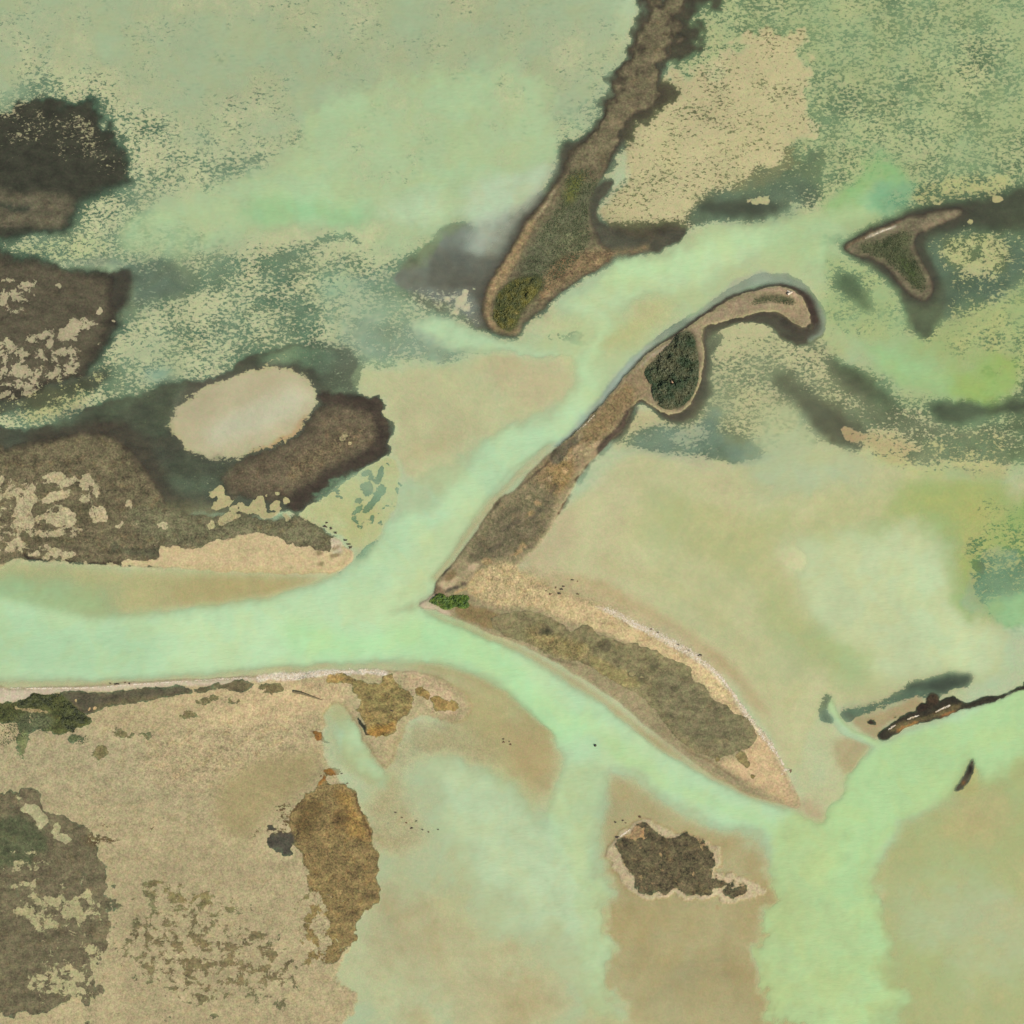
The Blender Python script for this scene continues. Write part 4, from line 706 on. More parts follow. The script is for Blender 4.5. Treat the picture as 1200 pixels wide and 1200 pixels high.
def water_material():
    m, nt = newmat('turbid_green_water'); b = NB(nt)
    pos = b.n('ShaderNodeNewGeometry').outputs['Position']
    w = b.n('ShaderNodeAttribute', _attribute_name='wcol')
    n1 = b.noise(pos, 0.02, 6, 0.62, 0.8)
    n2 = b.noise(pos, 0.15, 5, 0.7)
    fac = b.m('MULTIPLY', w.outputs['Alpha'], b.m('MULTIPLY_ADD', b.m('ADD', b.m('SUBTRACT', n1, 0.5), b.m('MULTIPLY', b.m('SUBTRACT', n2, 0.5), 0.35)), 0.30, 1.0), clamp=True)
    # drifting silt: faintly paler and greener threads
    n3 = b.noise(pos, 0.03, 7, 0.65, 1.4)
    vm = b.n('ShaderNodeVectorMath', _operation='SCALE'); b.l(w.outputs['Color'], vm.inputs[0]); b.l(b.m('MULTIPLY_ADD', b.m('SUBTRACT', n3, 0.5), 0.16, 1.0), vm.inputs['Scale'])
    tn = b.n('ShaderNodeVectorMath', _operation='MULTIPLY'); b.l(vm.outputs[0], tn.inputs[0]); tn.inputs[1].default_value = (1.05, 0.99, 0.93)
    col = b.mix(b.ramp(b.noise(pos, 0.045, 5, 0.6, 0.6), 0.42, 0.62), vm.outputs[0], tn.outputs[0])
    hn = b.noise(pos, 0.25, 5, 0.72)
    gg = b.n('ShaderNodeVectorMath', _operation='MULTIPLY'); b.l(col, gg.inputs[0]); gg.inputs[1].default_value = (0.95, 1.02, 1.0)
    col = b.mix(b.ramp(hn, 0.38, 0.62), gg.outputs[0], col)
    df = b.n('ShaderNodeBsdfDiffuse'); b.l(col, df.inputs['Color'])
    tr = b.n('ShaderNodeBsdfTransparent'); tr.inputs['Color'].default_value = (1, 1, 1, 1)
    mx = b.n('ShaderNodeMixShader'); b.l(fac, mx.inputs[0]); b.l(tr.outputs[0], mx.inputs[1]); b.l(df.outputs[0], mx.inputs[2])
    gl = b.n('ShaderNodeBsdfGlossy'); gl.inputs['Roughness'].default_value = 0.12
    fr = b.n('ShaderNodeFresnel'); fr.inputs['IOR'].default_value = 1.333
    mx2 = b.n('ShaderNodeMixShader'); b.l(fr.outputs[0], mx2.inputs[0]); b.l(mx.outputs[0], mx2.inputs[1]); b.l(gl.outputs[0], mx2.inputs[2])
    # ripples
    mp = b.n('ShaderNodeMapping'); mp.inputs['Rotation'].default_value = (0, 0, math.radians(-12)); mp.inputs['Scale'].default_value = (0.35, 1.0, 1.0); b.l(pos, mp.inputs['Vector'])
    r1 = b.noise(mp.outputs[0], 0.5, 4, 0.62, 0.3)
    bp = b.n('ShaderNodeBump'); bp.inputs['Strength'].default_value = 0.6; bp.inputs['Distance'].default_value = 0.5
    b.l(r1, bp.inputs['Height'])
    b.l(bp.outputs[0], df.inputs['Normal'])
    bq = b.n('ShaderNodeBump'); bq.inputs['Strength'].default_value = 0.15; bq.inputs['Distance'].default_value = 0.2; b.l(r1, bq.inputs['Height']); b.l(bq.outputs[0], gl.inputs['Normal'])
    o = b.n('ShaderNodeOutputMaterial'); b.l(mx2.outputs[0], o.inputs[0])
    return m
def plain_material(name, col, col2, scale=1.0, rough=0.9, trans=0.0, bump=0.3):
    m, nt = newmat(name); b = NB(nt)
    pos = b.n('ShaderNodeNewGeometry').outputs['Position']
    n = b.noise(pos, scale, 4, 0.65)
    c = b.mix(b.ramp(n, 0.36, 0.64), lin(col), lin(col2))
    bs = b.n('ShaderNodeBsdfPrincipled'); bs.inputs['Roughness'].default_value = rough
    b.l(c, bs.inputs['Base Color'])
    if bump:
        bp = b.n('ShaderNodeBump'); bp.inputs['Strength'].default_value = bump; bp.inputs['Distance'].default_value = 0.1
        b.l(b.noise(pos, scale * 3, 3), bp.inputs['Height']); b.l(bp.outputs[0], bs.inputs['Normal'])
    out = bs.outputs[0]
    if trans:
        t = b.n('ShaderNodeBsdfTranslucent'); b.l(c, t.inputs['Color'])
        mx = b.n('ShaderNodeMixShader'); mx.inputs[0].default_value = trans
        b.l(out, mx.inputs[1]); b.l(t.outputs[0], mx.inputs[2]); out = mx.outputs[0]
    o = b.n('ShaderNodeOutputMaterial'); b.l(out, o.inputs[0])
    return m
GM, WM = ground_material(), water_material()

# ------------------------------------------------------------------ build the ground in pieces that share their seams
xs = axis(LO, HI, 1.0); ys = axis(LO, HI, 1.0, fine=(206, 994))
fw = far_w(xs, ys)
zz = samp(Z, xs, ys) * (1 - fw) - 0.6 * fw
def mixfar(f, v):
    q = samp(f, xs, ys); w_ = fw[..., None]
    return q * (1 - w_) + np.array(v, np.float32) * w_
A_ = mixfar(FLD['a'], [0.25]); C_ = mixfar(FLD['c'], [0.0]); S_ = mixfar(FLD['s'], [0.3]); Dd = mixfar(FLD['d'], [0.6])
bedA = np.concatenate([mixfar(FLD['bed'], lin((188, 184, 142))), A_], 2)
acA = np.concatenate([mixfar(FLD['acol'], lin((92, 100, 78))), C_], 2)
miA = np.concatenate([S_, Dd, Dd * 0, Dd * 0 + 1], 2)
H_, W_ = len(ys), len(xs)
gx, gy = np.meshgrid(X(xs), Y(ys))
co = np.stack([gx, gy, zz], 2).reshape(-1, 3)
idx = np.arange(H_ * W_).reshape(H_, W_)
quads = np.stack([idx[1:, :-1], idx[1:, 1:], idx[:-1, 1:], idx[:-1, :-1]], 2)
fz = (zz[1:, :-1] + zz[1:, 1:] + zz[:-1, 1:] + zz[:-1, :-1]) / 4
region = np.zeros((H_ - 1, W_ - 1), np.int32)
cx = (xs[:-1] + xs[1:]) / 2; cy = (ys[:-1] + ys[1:]) / 2
def in_poly(poly):
    poly = spline(poly); x1, y1 = poly[:, 0], poly[:, 1]; x2, y2 = np.roll(x1, -1), np.roll(y1, -1)
    m = np.zeros(region.shape, bool)
    for r, yy in enumerate(cy):
        hit = (y1 <= yy) != (y2 <= yy)
        if not hit.any(): continue
        c = np.sort(x1[hit] + (yy - y1[hit]) * (x2[hit] - x1[hit]) / (y2[hit] - y1[hit]))
        for a, b in zip(c[::2], c[1::2]): m[r, (cx >= a) & (cx < b)] = True
    return m
for k, (nm, lab, cat, poly) in enumerate(PIECES, 1):
    region[in_poly(poly) & (region == 0) & (fz > 0.0)] = k
def piece(k, name, label, kind='structure'):
    q = quads[region == k]
    if len(q) == 0: return None
    used, inv = np.unique(q, return_inverse=True)
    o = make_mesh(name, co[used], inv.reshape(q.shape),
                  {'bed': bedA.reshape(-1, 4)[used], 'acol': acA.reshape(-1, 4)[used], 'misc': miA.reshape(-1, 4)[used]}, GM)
    o['kind'] = kind; o['label'] = label
    return o
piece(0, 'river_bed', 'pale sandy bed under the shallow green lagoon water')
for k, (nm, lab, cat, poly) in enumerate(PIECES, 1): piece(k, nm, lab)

# water sheet
xs2 = axis(LO, HI, 2.0); ys2 = axis(LO, HI, 2.0)
fw2 = far_w(xs2, ys2)[..., None]
dd = samp(FLD['d'], xs2, ys2) * (1 - fw2) + 0.6 * fw2
al = 1 - np.exp(-1.3 * np.clip(dd, 0, 9))
wc = samp(FLD['w'], xs2, ys2) * (1 - fw2) + lin((182, 214, 162)).astype(np.float32) * fw2
gx2, gy2 = np.meshgrid(X(xs2), Y(ys2))
co2 = np.stack([gx2, gy2, gx2 * 0], 2).reshape(-1, 3)
id2 = np.arange(len(xs2) * len(ys2)).reshape(len(ys2), len(xs2))
q2 = np.stack([id2[1:, :-1], id2[1:, 1:], id2[:-1, 1:], id2[:-1, :-1]], 2).reshape(-1, 4)
wo = make_mesh('water', co2, q2, {'wcol': np.concatenate([wc, al], 2).reshape(-1, 4)}, WM)
wo['kind'] = 'structure'; wo['label'] = 'mint green shallow lagoon and river channel water'

def zat(px, py):
    i = min(max(int(round(py)) - LO, 0), N - 1); j = min(max(int(round(px)) - LO, 0), N - 1)
    return float(Z[i, j])
# ------------------------------------------------------------------ plants, stones, drift
MAT = {
 'leaf_dark': plain_material('dark_thicket_leaves', (112,112,72), (62,84,42), 0.14, 0.7, 0.15, 0),
 'leaf_olive': plain_material('olive_thicket_leaves', (128,122,44), (84,92,38), 0.20, 0.7, 0.15, 0),
 'leaf_green': plain_material('bright_bush_leaves', (126,156,40), (74,108,30), 0.35, 0.65, 0.2, 0),
 'leaf_corner': plain_material('corner_scrub_leaves', (100,106,48), (64,70,34), 0.30, 0.7, 0.15, 0),
 'grass': plain_material('marsh_grass_blades', (112,118,78), (78,92,52), 0.25, 0.8, 0.2, 0),
 'wood': plain_material('grey_brown_wood', (112,98,66), (140,126,88), 1.2, 0.9),
 'bark': plain_material('dark_bark', (70,58,44), (92,78,58), 1.5, 0.9),
 'weed': plain_material('rotting_seaweed', (92,78,50), (62,52,38), 1.0, 0.8),
 'weed_brown': plain_material('brown_seaweed', (120,84,46), (88,66,40), 1.0, 0.8),
 'stone': plain_material('pale_pink_stone', (226,186,148), (200,168,132), 0.8, 0.9),
 'shell': plain_material('bleached_shell_grit', (255,244,220), (224,200,160), 0.9, 0.8, 0, 0.2),
 'rubber': plain_material('black_rubber', (22,22,20), (30,30,26), 1.0, 0.5),
 'brass': plain_material('weathered_yellow_paint', (126,112,60), (98,84,50), 2.0, 0.6),
}
def empty(name, px, py, z=0.0):
    o = bpy.data.objects.new(name, None); COL.objects.link(o); o.location = (X(px), Y(py), z); o.empty_display_size = 1; return o
def soup(name, V, Fc, mat, parent=None, smooth=False):
    V = np.asarray(V, np.float32).reshape(-1, 3)
    o = make_mesh(name, V, np.asarray(Fc), {}, mat, smooth)
    if parent is not None:
        loc = np.array(parent.location[:], np.float32)
        V2 = V - loc; o.data.vertices.foreach_set('co', V2.ravel()); o.data.update(); o.parent = parent
    return o
def inside(poly, n, bias=None):
    """n random canvas points inside the outline, thinned by patchy noise"""
    poly = spline(poly); x1, y1 = poly[:, 0], poly[:, 1]; x2, y2 = np.roll(x1, -1), np.roll(y1, -1)
    out = []; cnt = 0
    while cnt < n:
        p = rng.random((6000, 2)) * [np.ptp(x1), np.ptp(y1)] + [x1.min(), y1.min()]
        hit = ((y1[None] <= p[:, 1:]) != (y2[None] <= p[:, 1:]))
        xc = x1[None] + (p[:, 1:] - y1[None]) * (x2 - x1)[None] / np.where(np.abs(y2 - y1) < 1e-6, 1e-6, y2 - y1)[None]
        ins = ((hit & (xc > p[:, :1])).sum(1) % 2) == 1
        p = p[ins]
        if bias is not None:
            i = np.clip(p.astype(int) - LO, 0, N - 1)
            p = p[rng.random(len(p)) < np.clip(0.55 + bias * (N_EDGE[i[:, 1], i[:, 0]] + 0.6 * N_MID[i[:, 1], i[:, 0]]), 0.02, 1)]
        out.append(p); cnt += len(p)
    return np.concatenate(out)[:n]
def soft_in(p, poly, f):
    sl, m = mask(poly, f)
    X0, Y0 = sl[1].start + LO, sl[0].start + LO
    i = np.clip((p[:, 1] - Y0).astype(int), 0, m.shape[0] - 1); j = np.clip((p[:, 0] - X0).astype(int), 0, m.shape[1] - 1)
    return m[i, j]
def zarr(p):
    i = np.clip((p - LO).astype(int), 0, N - 1); return Z[i[:, 1], i[:, 0]]
def leaves(p, zb, size, flat=0.6):
    """one folded leaf-spray quad per point"""
    n = len(p)
    c = np.stack([X(p[:, 0]), Y(p[:, 1]), zb], 1)
    a = rng.random(n) * 2 * np.pi; t = (rng.random(n) - 0.5) * 2 * flat; t2 = (rng.random(n) - 0.5) * 2 * flat
    s = size * (0.5 + rng.random(n))
    u = np.stack([np.cos(a) * np.cos(t), np.sin(a) * np.cos(t), np.sin(t)], 1) * s[:, None]
    v = np.stack([-np.sin(a) * np.cos(t2), np.cos(a) * np.cos(t2), np.sin(t2)], 1) * s[:, None] * 0.55
    V = np.stack([c - u * 0.5, c - v * 0.5 + u * 0.05, c + u * 0.6, c + v * 0.5], 1).reshape(-1, 3)
    return V, np.arange(4 * n).reshape(n, 4)
def tubes(segs):
    """list of (p0, p1, r0, r1) -> verts, faces, five-sided"""
    V, Fc = [], []
    for p0, p1, r0, r1 in segs:
        p0, p1 = np.array(p0, float), np.array(p1, float); d = p1 - p0; d /= np.linalg.norm(d) + 1e-9
        u = np.cross(d, [0.3, 0.2, 1.0]); u /= np.linalg.norm(u) + 1e-9; w_ = np.cross(d, u); b0 = len(V)
        for q, r in ((p0, r0), (p1, r1)):
            for k in range(5):
                an = 2 * math.pi * k / 5; V.append(q + r * (math.cos(an) * u + math.sin(an) * w_))
        for k in range(5): Fc.append((b0 + k, b0 + (k + 1) % 5, b0 + 5 + (k + 1) % 5, b0 + 5 + k))
    return np.array(V), np.array(Fc)
def thicket(name, poly, n, h, size, mat, label, cat, edge=7, stems=40, bias=0.9, part='foliage', hole=None):
    poly = np.array(poly, float); c = poly.mean(0); root = empty(name, c[0], c[1], zat(c[0], c[1]))
    p = inside(poly, n, bias)
    if hole is not None:
        p = p[np.hypot(p[:, 0] - hole[0], p[:, 1] - hole[1]) > hole[2]]
    m = soft_in(p, poly, edge)
    i = np.clip(p.astype(int) - LO, 0, N - 1)
    dome = np.clip((m - 0.35) * 1.7, 0.05, 1) * (0.75 + 1.1 * N_EDGE[i[:, 1], i[:, 0]] + 0.8 * N_FINE[i[:, 1], i[:, 0]])
    zb = zarr(p) + np.clip(dome, 0.1, 1.4) * h * (0.45 + 0.55 * rng.random(len(p)) ** 0.6)
    V, Fc = leaves(p, zb, size)
    soup(part, V, Fc, MAT[mat], root)
    for q in inside(poly, 5):
        z0 = zat(q[0], q[1]) - 0.1; x0, y0 = X(q[0]), Y(q[1]); a = random.random() * 6.28
        pts = [(x0 + 0.3 * k * h * math.cos(a + 0.4 * k) * 0.6, y0 + 0.3 * k * h * math.sin(a + 0.4 * k) * 0.6, z0 + h * 0.25 * k) for k in range(4)]
        V = []; 
        for k, q3 in enumerate(pts):
            for m_ in range(6): V.append((q3[0] + (0.14 - 0.03 * k) * math.cos(m_ * 1.047), q3[1] + (0.14 - 0.03 * k) * math.sin(m_ * 1.047), q3[2]))
        Fs = [(k * 6 + m_, k * 6 + (m_ + 1) % 6, (k + 1) * 6 + (m_ + 1) % 6, (k + 1) * 6 + m_) for k in range(3) for m_ in range(6)]
        soup('stem', V, Fs, MAT['bark'], root, True)
    tag(root, label, cat)
    return root
OVAL = [(757,432),(768,420),(776,412),(786,402),(796,391),(806,389),(813,394),(815,405),(818,425),(818,442),(812,462),(800,475),(788,480),(776,478),(766,468),(763,452),(756,440)]
thicket('thicket', OVAL, 9500, 2.4, 0.95, 'leaf_dark', 'dense dark green pear shaped thicket on the head of the long spit', 'thicket', stems=90, hole=(787,447.5,3.6))
OL = [(583,347),(592,336),(604,328),(620,325),(634,328),(630,342),(618,356),(609,366),(604,382),(594,388),(584,381),(578,370)]
pts_ol = thicket('thicket', OL, 5200, 1.8, 0.8, 'leaf_olive', 'olive green thicket on the tip of the northern grey island', 'thicket', stems=50, bias=1.1)
BU = [(503,705),(508,700),(514,695.5),(520,696.5),(524,700),(530,698),(537,697.5),(546,697.5),(550,700),(548.5,705),(550,710),(543,713),(534,711),(527,714),(520,714),(511,708.5)]
thicket('bush', BU, 2600, 2.6, 0.75, 'leaf_green', 'bright green bush on the sandy point where the river forks', 'bush', edge=3, stems=16, bias=0.5, part='crown')
SW1 = [(22,821),(32,819),(40,812),(48,815),(56,815),(64,813),(72,814),(78,820),(92,832),(106,843),(100,848),(92,848),(86,858),(76,852),(68,840),(62,830),(40,828),(22,829)]
thicket('scrub', SW1, 5600, 1.5, 0.8, 'leaf_corner', 'low olive scrub behind the white strand at the lower left edge', 'scrub', edge=4, stems=40, bias=1.3)
def grass(polyg, n, size, label, dens=1.0):
    p = inside(polyg, n, dens); m = soft_in(p, polyg, 7); p = p[rng.random(len(p)) < np.clip((m - 0.3) * 2.2, 0, 1)]
    V, Fc = leaves(p, zarr(p) + 0.12 + 0.2 * rng.random(len(p)), size, 0.9)
    o = soup('marsh_grass', V, Fc, MAT['grass']); o['kind'] = 'stuff'; tag(o, label, 'grass')
grass([(668,200),(700,205),(690,240),(690,265),(690,285),(672,310),(652,330),(638,342),(615,330),(606,318),(618,295),(636,268),(655,238)], 4200, 0.75, 'thin green marsh grass along the middle of the northern island')
grass([(1003,290),(1030,281),(1055,271),(1068,272),(1066,290),(1076,310),(1086,330),(1084,342),(1072,340),(1060,327),(1046,314),(1025,302)], 3000, 0.7, 'thin green marsh grass on the small triangular island')
grass([(880,352),(895,346),(915,346),(932,351),(930,358),(915,356),(895,355),(882,358)], 700, 0.6, 'dark grass strip along the crescent end of the spit')
grass([(-50,835),(26,836),(60,838),(80,850),(70,862),(40,856),(20,870),(-50,880)], 1600, 0.7, 'sparse grey green grass below the scrub at the lower left edge', 1.5)
grass([(80,862),(95,861),(104,863),(100,871),(88,871)], 260, 0.6, 'small isolated tuft of grass in the lower left sand')

# lumpy clumps and stones
def lump(px, py, rx, ry, h, mat, name, rot=0.0, seed=0, base=None, flakes=6, fl_mat=None):
    rx, ry, h = rx * 0.68, ry * 0.68, h * 0.75
    r = np.random.default_rng(seed + 1000); rings, seg = 5, 14
    ph = r.random(4) * 6.28; V = []
    z0 = (zat(px, py) if base is None else base)
    z0 = max(z0, -0.05)
    for i in range(rings + 1):
        t = i / rings
        for k in range(seg):
            a = 2 * math.pi * k / seg
            wob = 1 + 0.22 * math.sin(2 * a + ph[0]) + 0.16 * math.sin(3 * a + ph[1]) + 0.12 * math.sin(5 * a + ph[2]) + 0.08 * (r.random() - 0.5)
            rr = math.cos(t * math.pi / 2 * 0.96)
            x = rx * S * rr * wob * math.cos(a); y = ry * S * rr * wob * math.sin(a)
            V.append((x * math.cos(rot) - y * math.sin(rot), x * math.sin(rot) + y * math.cos(rot), -0.15 + (h + 0.15) * math.sin(t * math.pi / 2) * (1 + 0.15 * (r.random() - 0.5))))
    V = np.array(V); Fc = []
    for i in range(rings):
        for k in range(seg):
            Fc.append((i * seg + k, i * seg + (k + 1) % seg, (i + 1) * seg + (k + 1) % seg, (i + 1) * seg + k))
    top = [rings * seg + k for k in range(seg)]
    V = np.concatenate([V, V[top].mean(0)[None]]); c = len(V) - 1
    for k in range(seg): Fc.append((top[k], top[(k + 1) % seg], c, c))
    Fq = np.array([f for f in Fc if f[2] != f[3]])
    me_tri = [f[:3] for f in Fc if f[2] == f[3]]
    # ragged fronds round the foot
    if flakes:
        ex = []
        for k in range(flakes):
            a = r.random() * 6.28; d = 0.7 + 0.6 * r.random(); s = 0.25 + 0.35 * r.random()
            cx_, cy_ = rx * S * d * math.cos(a), ry * S * d * math.sin(a)
            ex.append([(cx_ - s, cy_ - s * .4, .06), (cx_ + s * .2, cy_ - s * .5, .1), (cx_ + s, cy_ + s * .3, .05), (cx_ - s * .2, cy_ + s * .5, .12)])
        ex = np.array(ex).reshape(-1, 3); b0 = len(V); V = np.concatenate([V, ex]); Fq = np.concatenate([Fq, b0 + np.arange(len(ex)).reshape(-1, 4)])
    me = bpy.data.meshes.new(name); me.from_pydata([tuple(v) for v in V], [], [tuple(int(i) for i in f) for f in Fq] + [tuple(int(i) for i in f) for f in me_tri])
    me.materials.append(MAT[mat]); me.update()
    o = bpy.data.objects.new(name, me); COL.objects.link(o); o.location = (X(px), Y(py), z0 + 0.02)
    return o
CL = [
 (658,690.5,2.2,1.5,'weed','darkest of the small seaweed clumps on the tan flat above the tail of the spit',None),
 (660,687,2.2,1.0,'weed','thin dark seaweed clump just above the darkest clump on the tan flat',None),
 (655,695.5,2.6,1.4,'weed','wide dark green seaweed clump just below the darkest clump on the tan flat',None),
 (644.5,696,1.7,1.2,'weed_brown','small brown seaweed clump left of the dark clumps on the tan flat',None),
 (670.5,679.5,1.7,1.1,'weed','dark seaweed clump in the shallows above the tan flat, upper right of its cluster',None),
 (677,696,2.3,1.0,'weed_brown','lone orange brown seaweed clump right of the dark clumps on the tan flat',None),
 (763,737,2.4,1.4,'weed_brown','rust brown seaweed clump at the upper end of the white shell line on the spit',None),
 (770.5,741.2,1.6,1.1,'weed','small dark seaweed clump between the rust brown clump and the white shell line',None),
 (794,755,2.6,1.2,'weed','dark seaweed clump touching the brightest part of the white shell line',None),
 (807,762,2.0,1.1,'weed','narrow seaweed clump on the waterline between two larger clumps beside the shell line',None),
 (820,767.5,3.6,1.7,'weed','largest dark seaweed clump off the waterline of the grey tailed spit',None),
 (590,869.6,1.8,1.2,'weed_brown','rust red seaweed clump alone on the southern tan shoal',None),
 (590,866.2,1.2,0.9,'weed','dark speck of seaweed just above the rust red clump on the southern shoal',None),
 (598.5,872,1.7,1.0,'weed_brown','brown seaweed clump right of the rust red clump on the southern shoal',None),
 (749.5,957,2.8,1.7,'weed_brown','brown seaweed clump off the tip of the islet at the bottom',None),
 (730,961.5,1.1,1.1,'weed','faint dark seaweed speck left of the brown clump by the bottom islet, nearer the clump',None),
 (721,963.5,1.3,1.1,'weed','faint dark seaweed speck farthest left by the bottom islet',None),
 (723.5,981,2.4,1.9,'weed','dark brown seaweed clump at the left foot of the bottom islet',None),
 (381,617,4.2,1.8,'weed','long black seaweed clump on the pale bay edge by the beach',None),
 (383,612.5,1.5,1.2,'weed','small black seaweed clump above the long black one in the bay',None),
 (387.5,619,2.2,1.8,'weed','round black seaweed clump at the right end of the long black one in the bay',None),
 (393,624,2.0,1.3,'weed','small black seaweed clump lower right of the long black one in the bay',None),
 (404.5,633,2.8,1.1,'weed','thin dark seaweed clump by the right tip of the tan beach, topmost of three',None),
 (408.5,637.5,2.8,1.2,'weed','dark seaweed clump by the right tip of the tan beach, middle of three',None),
 (410.5,641.5,2.1,2.2,'weed','dark seaweed clump by the right tip of the tan beach, lowest of three',None),
 (459,833,2.0,0.8,'weed','tiny dark seaweed clump on the dry brown turf lobe',None),
 (482.5,970.5,1.8,1.2,'weed','dark seaweed clump on the spotted sand near the bottom edge',None),
 (137,801.5,4.5,0.9,'weed','dark seaweed streak on the channel side of the white strand',None),
 (926.5,903.5,1.6,2.8,'weed_brown','dark brown seaweed clump beside the white shell curl near the tip of the spit',None),
]
for i, (px, py, rx, ry, mt, lab, g) in enumerate(CL):
    o = lump(px, py, rx, ry, 0.45, mt, 'seaweed_clump', seed=i, rot=random.uniform(-.3, .3)); tag(o, lab, 'seaweed', 'seaweed clumps washed up around the sand')
for q, (px, py) in enumerate([(129,800.8),(147,800.2),(152,801),(651,688.3),(640,692),(676.5,681.3),(597,869),(733,964.3),(463.5,952),(471,958),(488,962),(476,964),(495,972),(502,975),(513,972),(376.5,909),(400,906.5),(407,918)]):
    o = lump(px, py, 1.1, 0.8, 0.2, 'weed_brown' if q % 2 else 'weed', 'seaweed_clump', seed=60 + q, flakes=4)
    tag(o, 'tiny dark scrap of seaweed scattered on the pale sand, one of many alike', 'seaweed', 'tiny seaweed scraps on the sand')
o = lump(787.3, 447.8, 3.0, 2.0, 2.3, 'stone', 'boulder', rot=-0.5, seed=201, flakes=0); tag(o, 'pale pinkish boulder in the middle of the dark green thicket', 'boulder')
# bent driftwood on the crescent
def polytube(name, pts, rads, mat, z=0.1, parent=None, twigs=()):
    seg = [((X(a[0]), Y(a[1]), zat(*a) + z + ra), (X(b_[0]), Y(b_[1]), zat(*b_) + z + rb), ra, rb) for a, b_, ra, rb in zip(pts[:-1], pts[1:], rads[:-1], rads[1:])]
    V, Fc = tubes(seg); return soup(name, V, Fc, MAT[mat], parent, True)
d1 = empty('driftwood', 925, 343, zat(925, 343)); polytube('trunk', [(922.5,345),(925,344),(928,342.5)], [0.75,0.7,0.4], 'shell', parent=d1); polytube('branch', [(921.5,340.5),(924,342),(926.5,343.5)], [0.2,0.45,0.5], 'shell', parent=d1)
tag(d1, 'bleached forked driftwood on the crescent end of the spit', 'driftwood')
d2 = empty('driftwood_log', 344, 810.5, zat(344, 810.5)); polytube('trunk', [(344,810.3),(350,811.3),(356,812.8),(363,815.2),(370,817.6),(378,820.2)], [0.75,0.8,0.72,0.6,0.42,0.2], 'wood', z=-0.15, parent=d2); polytube('branch', [(352,811.8),(354,809.8)], [0.2,0.08], 'wood', parent=d2)
tag(d2, 'long tapering olive brown driftwood log lying on the lower left sand', 'driftwood')
# shell lines
def shells(pts, wd, n, label, size=0.6):
    c = spline(pts, closed=False, sub=8); t = rng.random(n) * (len(c) - 1.001); i = t.astype(int); f = (t - i)[:, None]
    # bunch them
    keep = N_EDGE[np.clip((c[i][:, 1] * 1 - LO).astype(int), 0, N - 1), np.clip((c[i][:, 0] - LO).astype(int), 0, N - 1)] > (rng.random(n) - 0.75) * 0.6
    p = c[i] * (1 - f) + c[i + 1] * f
    d = c[i + 1] - c[i]; d /= np.linalg.norm(d, axis=1)[:, None] + 1e-9
    w_ = np.interp(t / (len(c) - 1), np.linspace(0, 1, len(wd)), wd)
    p = p + np.stack([-d[:, 1], d[:, 0]], 1) * (rng.normal(0, 0.32, n) * w_)[:, None]
    p = p[keep]
    V, Fc = leaves(p, np.maximum(zarr(p), 0.0) + 0.10 + 0.06 * rng.random(len(p)), size, 0.35)
    o = soup('shell_bank', V, Fc, MAT['shell']); o['kind'] = 'stuff'; tag(o, label, 'shells')
shells([(698,711),(722,718.5),(745,732),(770,744),(795,757),(820,772.5),(842,791),(860,814),(876,838),(894,861),(908,880),(918,896)], [4,7,6,8,8,6,3,2,5,7,3,1.5], 4800, 'broken white shell line along the seaward edge of the spit')
shells([(-50,807),(26,807),(60,806.5),(110,805.5),(160,801.8),(220,798),(290,794.3)], [1.6,1.6,1.3,1.2,1.2,1.4,1.6], 2400, 'thin white shell line on the left part of the river strand')
shells([(290,795),(320,793.5),(350,791),(380,788.5),(420,786.2),(452,787)], [3,6,6,4,3,4], 2600, 'broad white shell patch on the middle of the river strand')
shells([(916,908),(917,904),(921,901.5),(925,902.5),(926.5,906),(925,908.5)], [1.6,2,2.6,2.6,2,1.2], 420, 'bright white curl of shells near the tip of the spit', .5)
shells([(1040,855.5),(1044,853),(1049,849.5)], [.6,1.2,.8], 110, 'short white shell streak at the left end of the dark islet')
shells([(1063,843),(1068,841),(1077,838)], [.6,1.4,.8], 130, 'middle white shell streak on the dark islet')
shells([(1096,834.5),(1104,830.5),(1113,826.5)], [.6,1.2,1.4], 150, 'right hand white shell streak on the dark islet')
shells([(1014,279.5),(1032,272),(1050,265)], [.6,1,.6], 150, 'fine white shell streak along the top of the triangular island')
shells([(727,980),(733,975.5),(739,971.5)], [1.4,1.4,.8], 110, 'white shell streak on the left shoulder of the bottom islet')
shells([(676,506),(686,497.5),(697,486)], [.5,.8,.5], 70, 'faint pale shell streak on the channel edge of the spit stem')
shells([(489,709),(493,705),(497,702.5)], [.6,.8,.5], 50, 'small white shell edge on the sandy point of the spit')
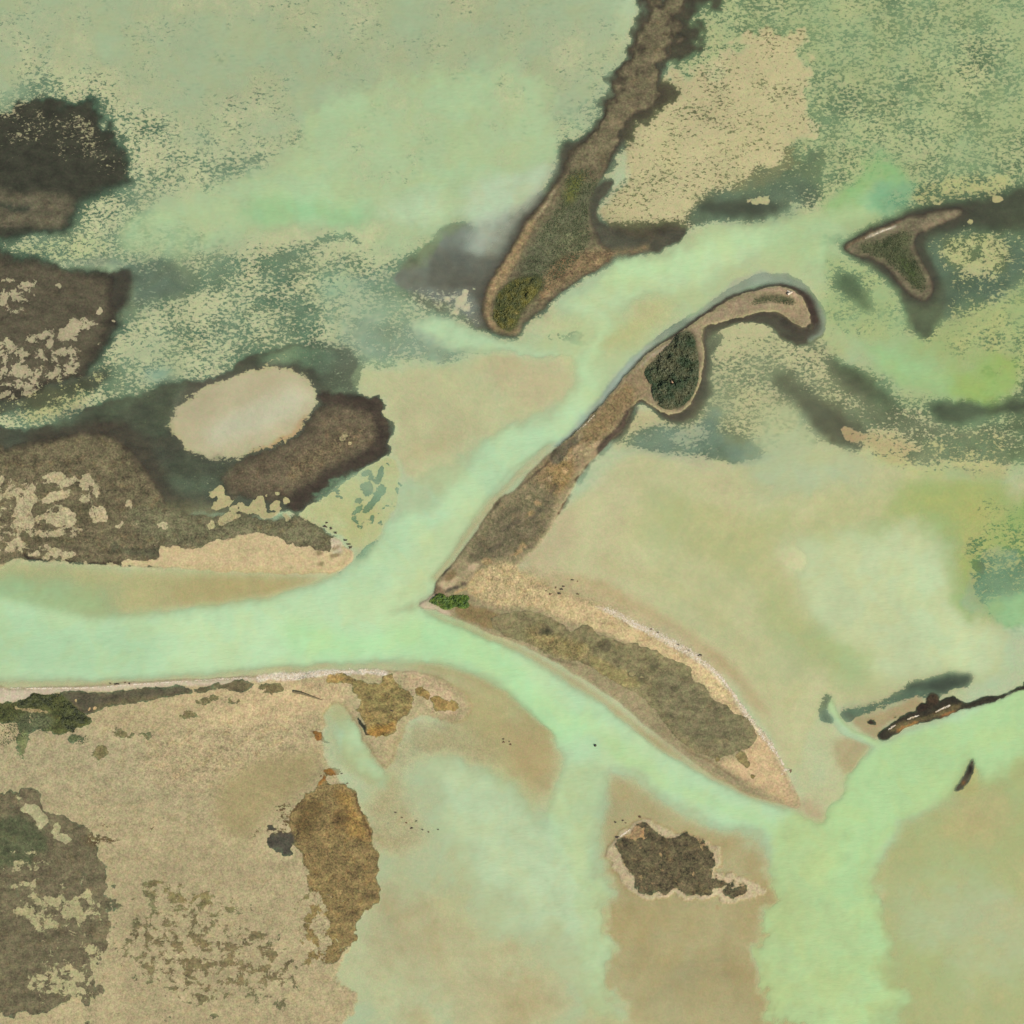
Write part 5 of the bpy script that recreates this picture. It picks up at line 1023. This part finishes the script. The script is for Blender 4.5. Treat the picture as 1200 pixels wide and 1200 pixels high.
# marker buoy in the channel fork
bz = empty('buoy', 697.5, 873.5, 0.0)
def lathe(name, prof, parent, mat, seg=18):
    V = []; Fc = []
    for r_, z_ in prof:
        for k in range(seg):
            a = 2 * math.pi * k / seg; V.append((parent.location[0] + r_ * math.cos(a), parent.location[1] + r_ * math.sin(a), parent.location[2] + z_))
    for i in range(len(prof) - 1):
        for k in range(seg): Fc.append((i * seg + k, i * seg + (k + 1) % seg, (i + 1) * seg + (k + 1) % seg, (i + 1) * seg + k))
    return soup(name, V, np.array(Fc), MAT[mat], parent, True)
lathe('float', [(0.02,-.4),(0.5,-.3),(0.75,-.05),(.8,.2),(.7,.45),(.4,.62),(.16,.7)], bz, 'rubber')
lathe('mast', [(.16,.65),(.12,.9),(.1,1.2),(.02,1.25)], bz, 'rubber')
lathe('top_mark', [(.02,1.2),(.3,1.22),(.3,1.45),(.02,1.55)], bz, 'brass')
tag(bz, 'tiny black buoy floating alone in the mint green channel fork', 'buoy')


# ------------------------------------------------------------------ light, sky, camera
w = bpy.data.worlds.new('World'); scn.world = w; w.use_nodes = True
nt = w.node_tree; nt.nodes.clear()
sky = nt.nodes.new('ShaderNodeTexSky'); sky.sky_type = 'NISHITA'; sky.sun_disc = False
EL, AZ = math.radians(52), math.radians(125)      # azimuth clockwise from north (up in the photo)
sky.sun_elevation = EL; sky.sun_rotation = AZ; sky.altitude = 0; sky.air_density = 1.0; sky.dust_density = 1.5; sky.ozone_density = 1.0
bg = nt.nodes.new('ShaderNodeBackground'); bg.inputs['Strength'].default_value = 0.10
out = nt.nodes.new('ShaderNodeOutputWorld')
nt.links.new(sky.outputs[0], bg.inputs[0]); nt.links.new(bg.outputs[0], out.inputs[0])
from mathutils import Vector
sd = bpy.data.lights.new('sun', 'SUN'); sd.energy = 3.4; sd.angle = math.radians(0.5); sd.color = (1.0, 0.965, 0.91)
so = bpy.data.objects.new('sun', sd); COL.objects.link(so)
dirv = Vector((math.sin(AZ) * math.cos(EL), math.cos(AZ) * math.cos(EL), math.sin(EL)))
so.rotation_euler = dirv.to_track_quat('Z', 'Y').to_euler(); so.location = dirv * 300
cd = bpy.data.cameras.new('camera'); cam = bpy.data.objects.new('camera', cd); COL.objects.link(cam)
cd.lens = 50; cd.sensor_width = 36; cd.clip_start = 1; cd.clip_end = 20000
cam.location = (0, 0, 600 * 50 / 36.0); cam.rotation_euler = (0, 0, 0)
scn.camera = cam
scn.view_settings.view_transform = 'Standard'; scn.view_settings.look = 'None'
scn.view_settings.exposure = 0.55; scn.view_settings.gamma = 1.0
scn.cycles.transparent_max_bounces = 8; scn.cycles.max_bounces = 4; scn.cycles.diffuse_bounces = 2; scn.cycles.glossy_bounces = 1
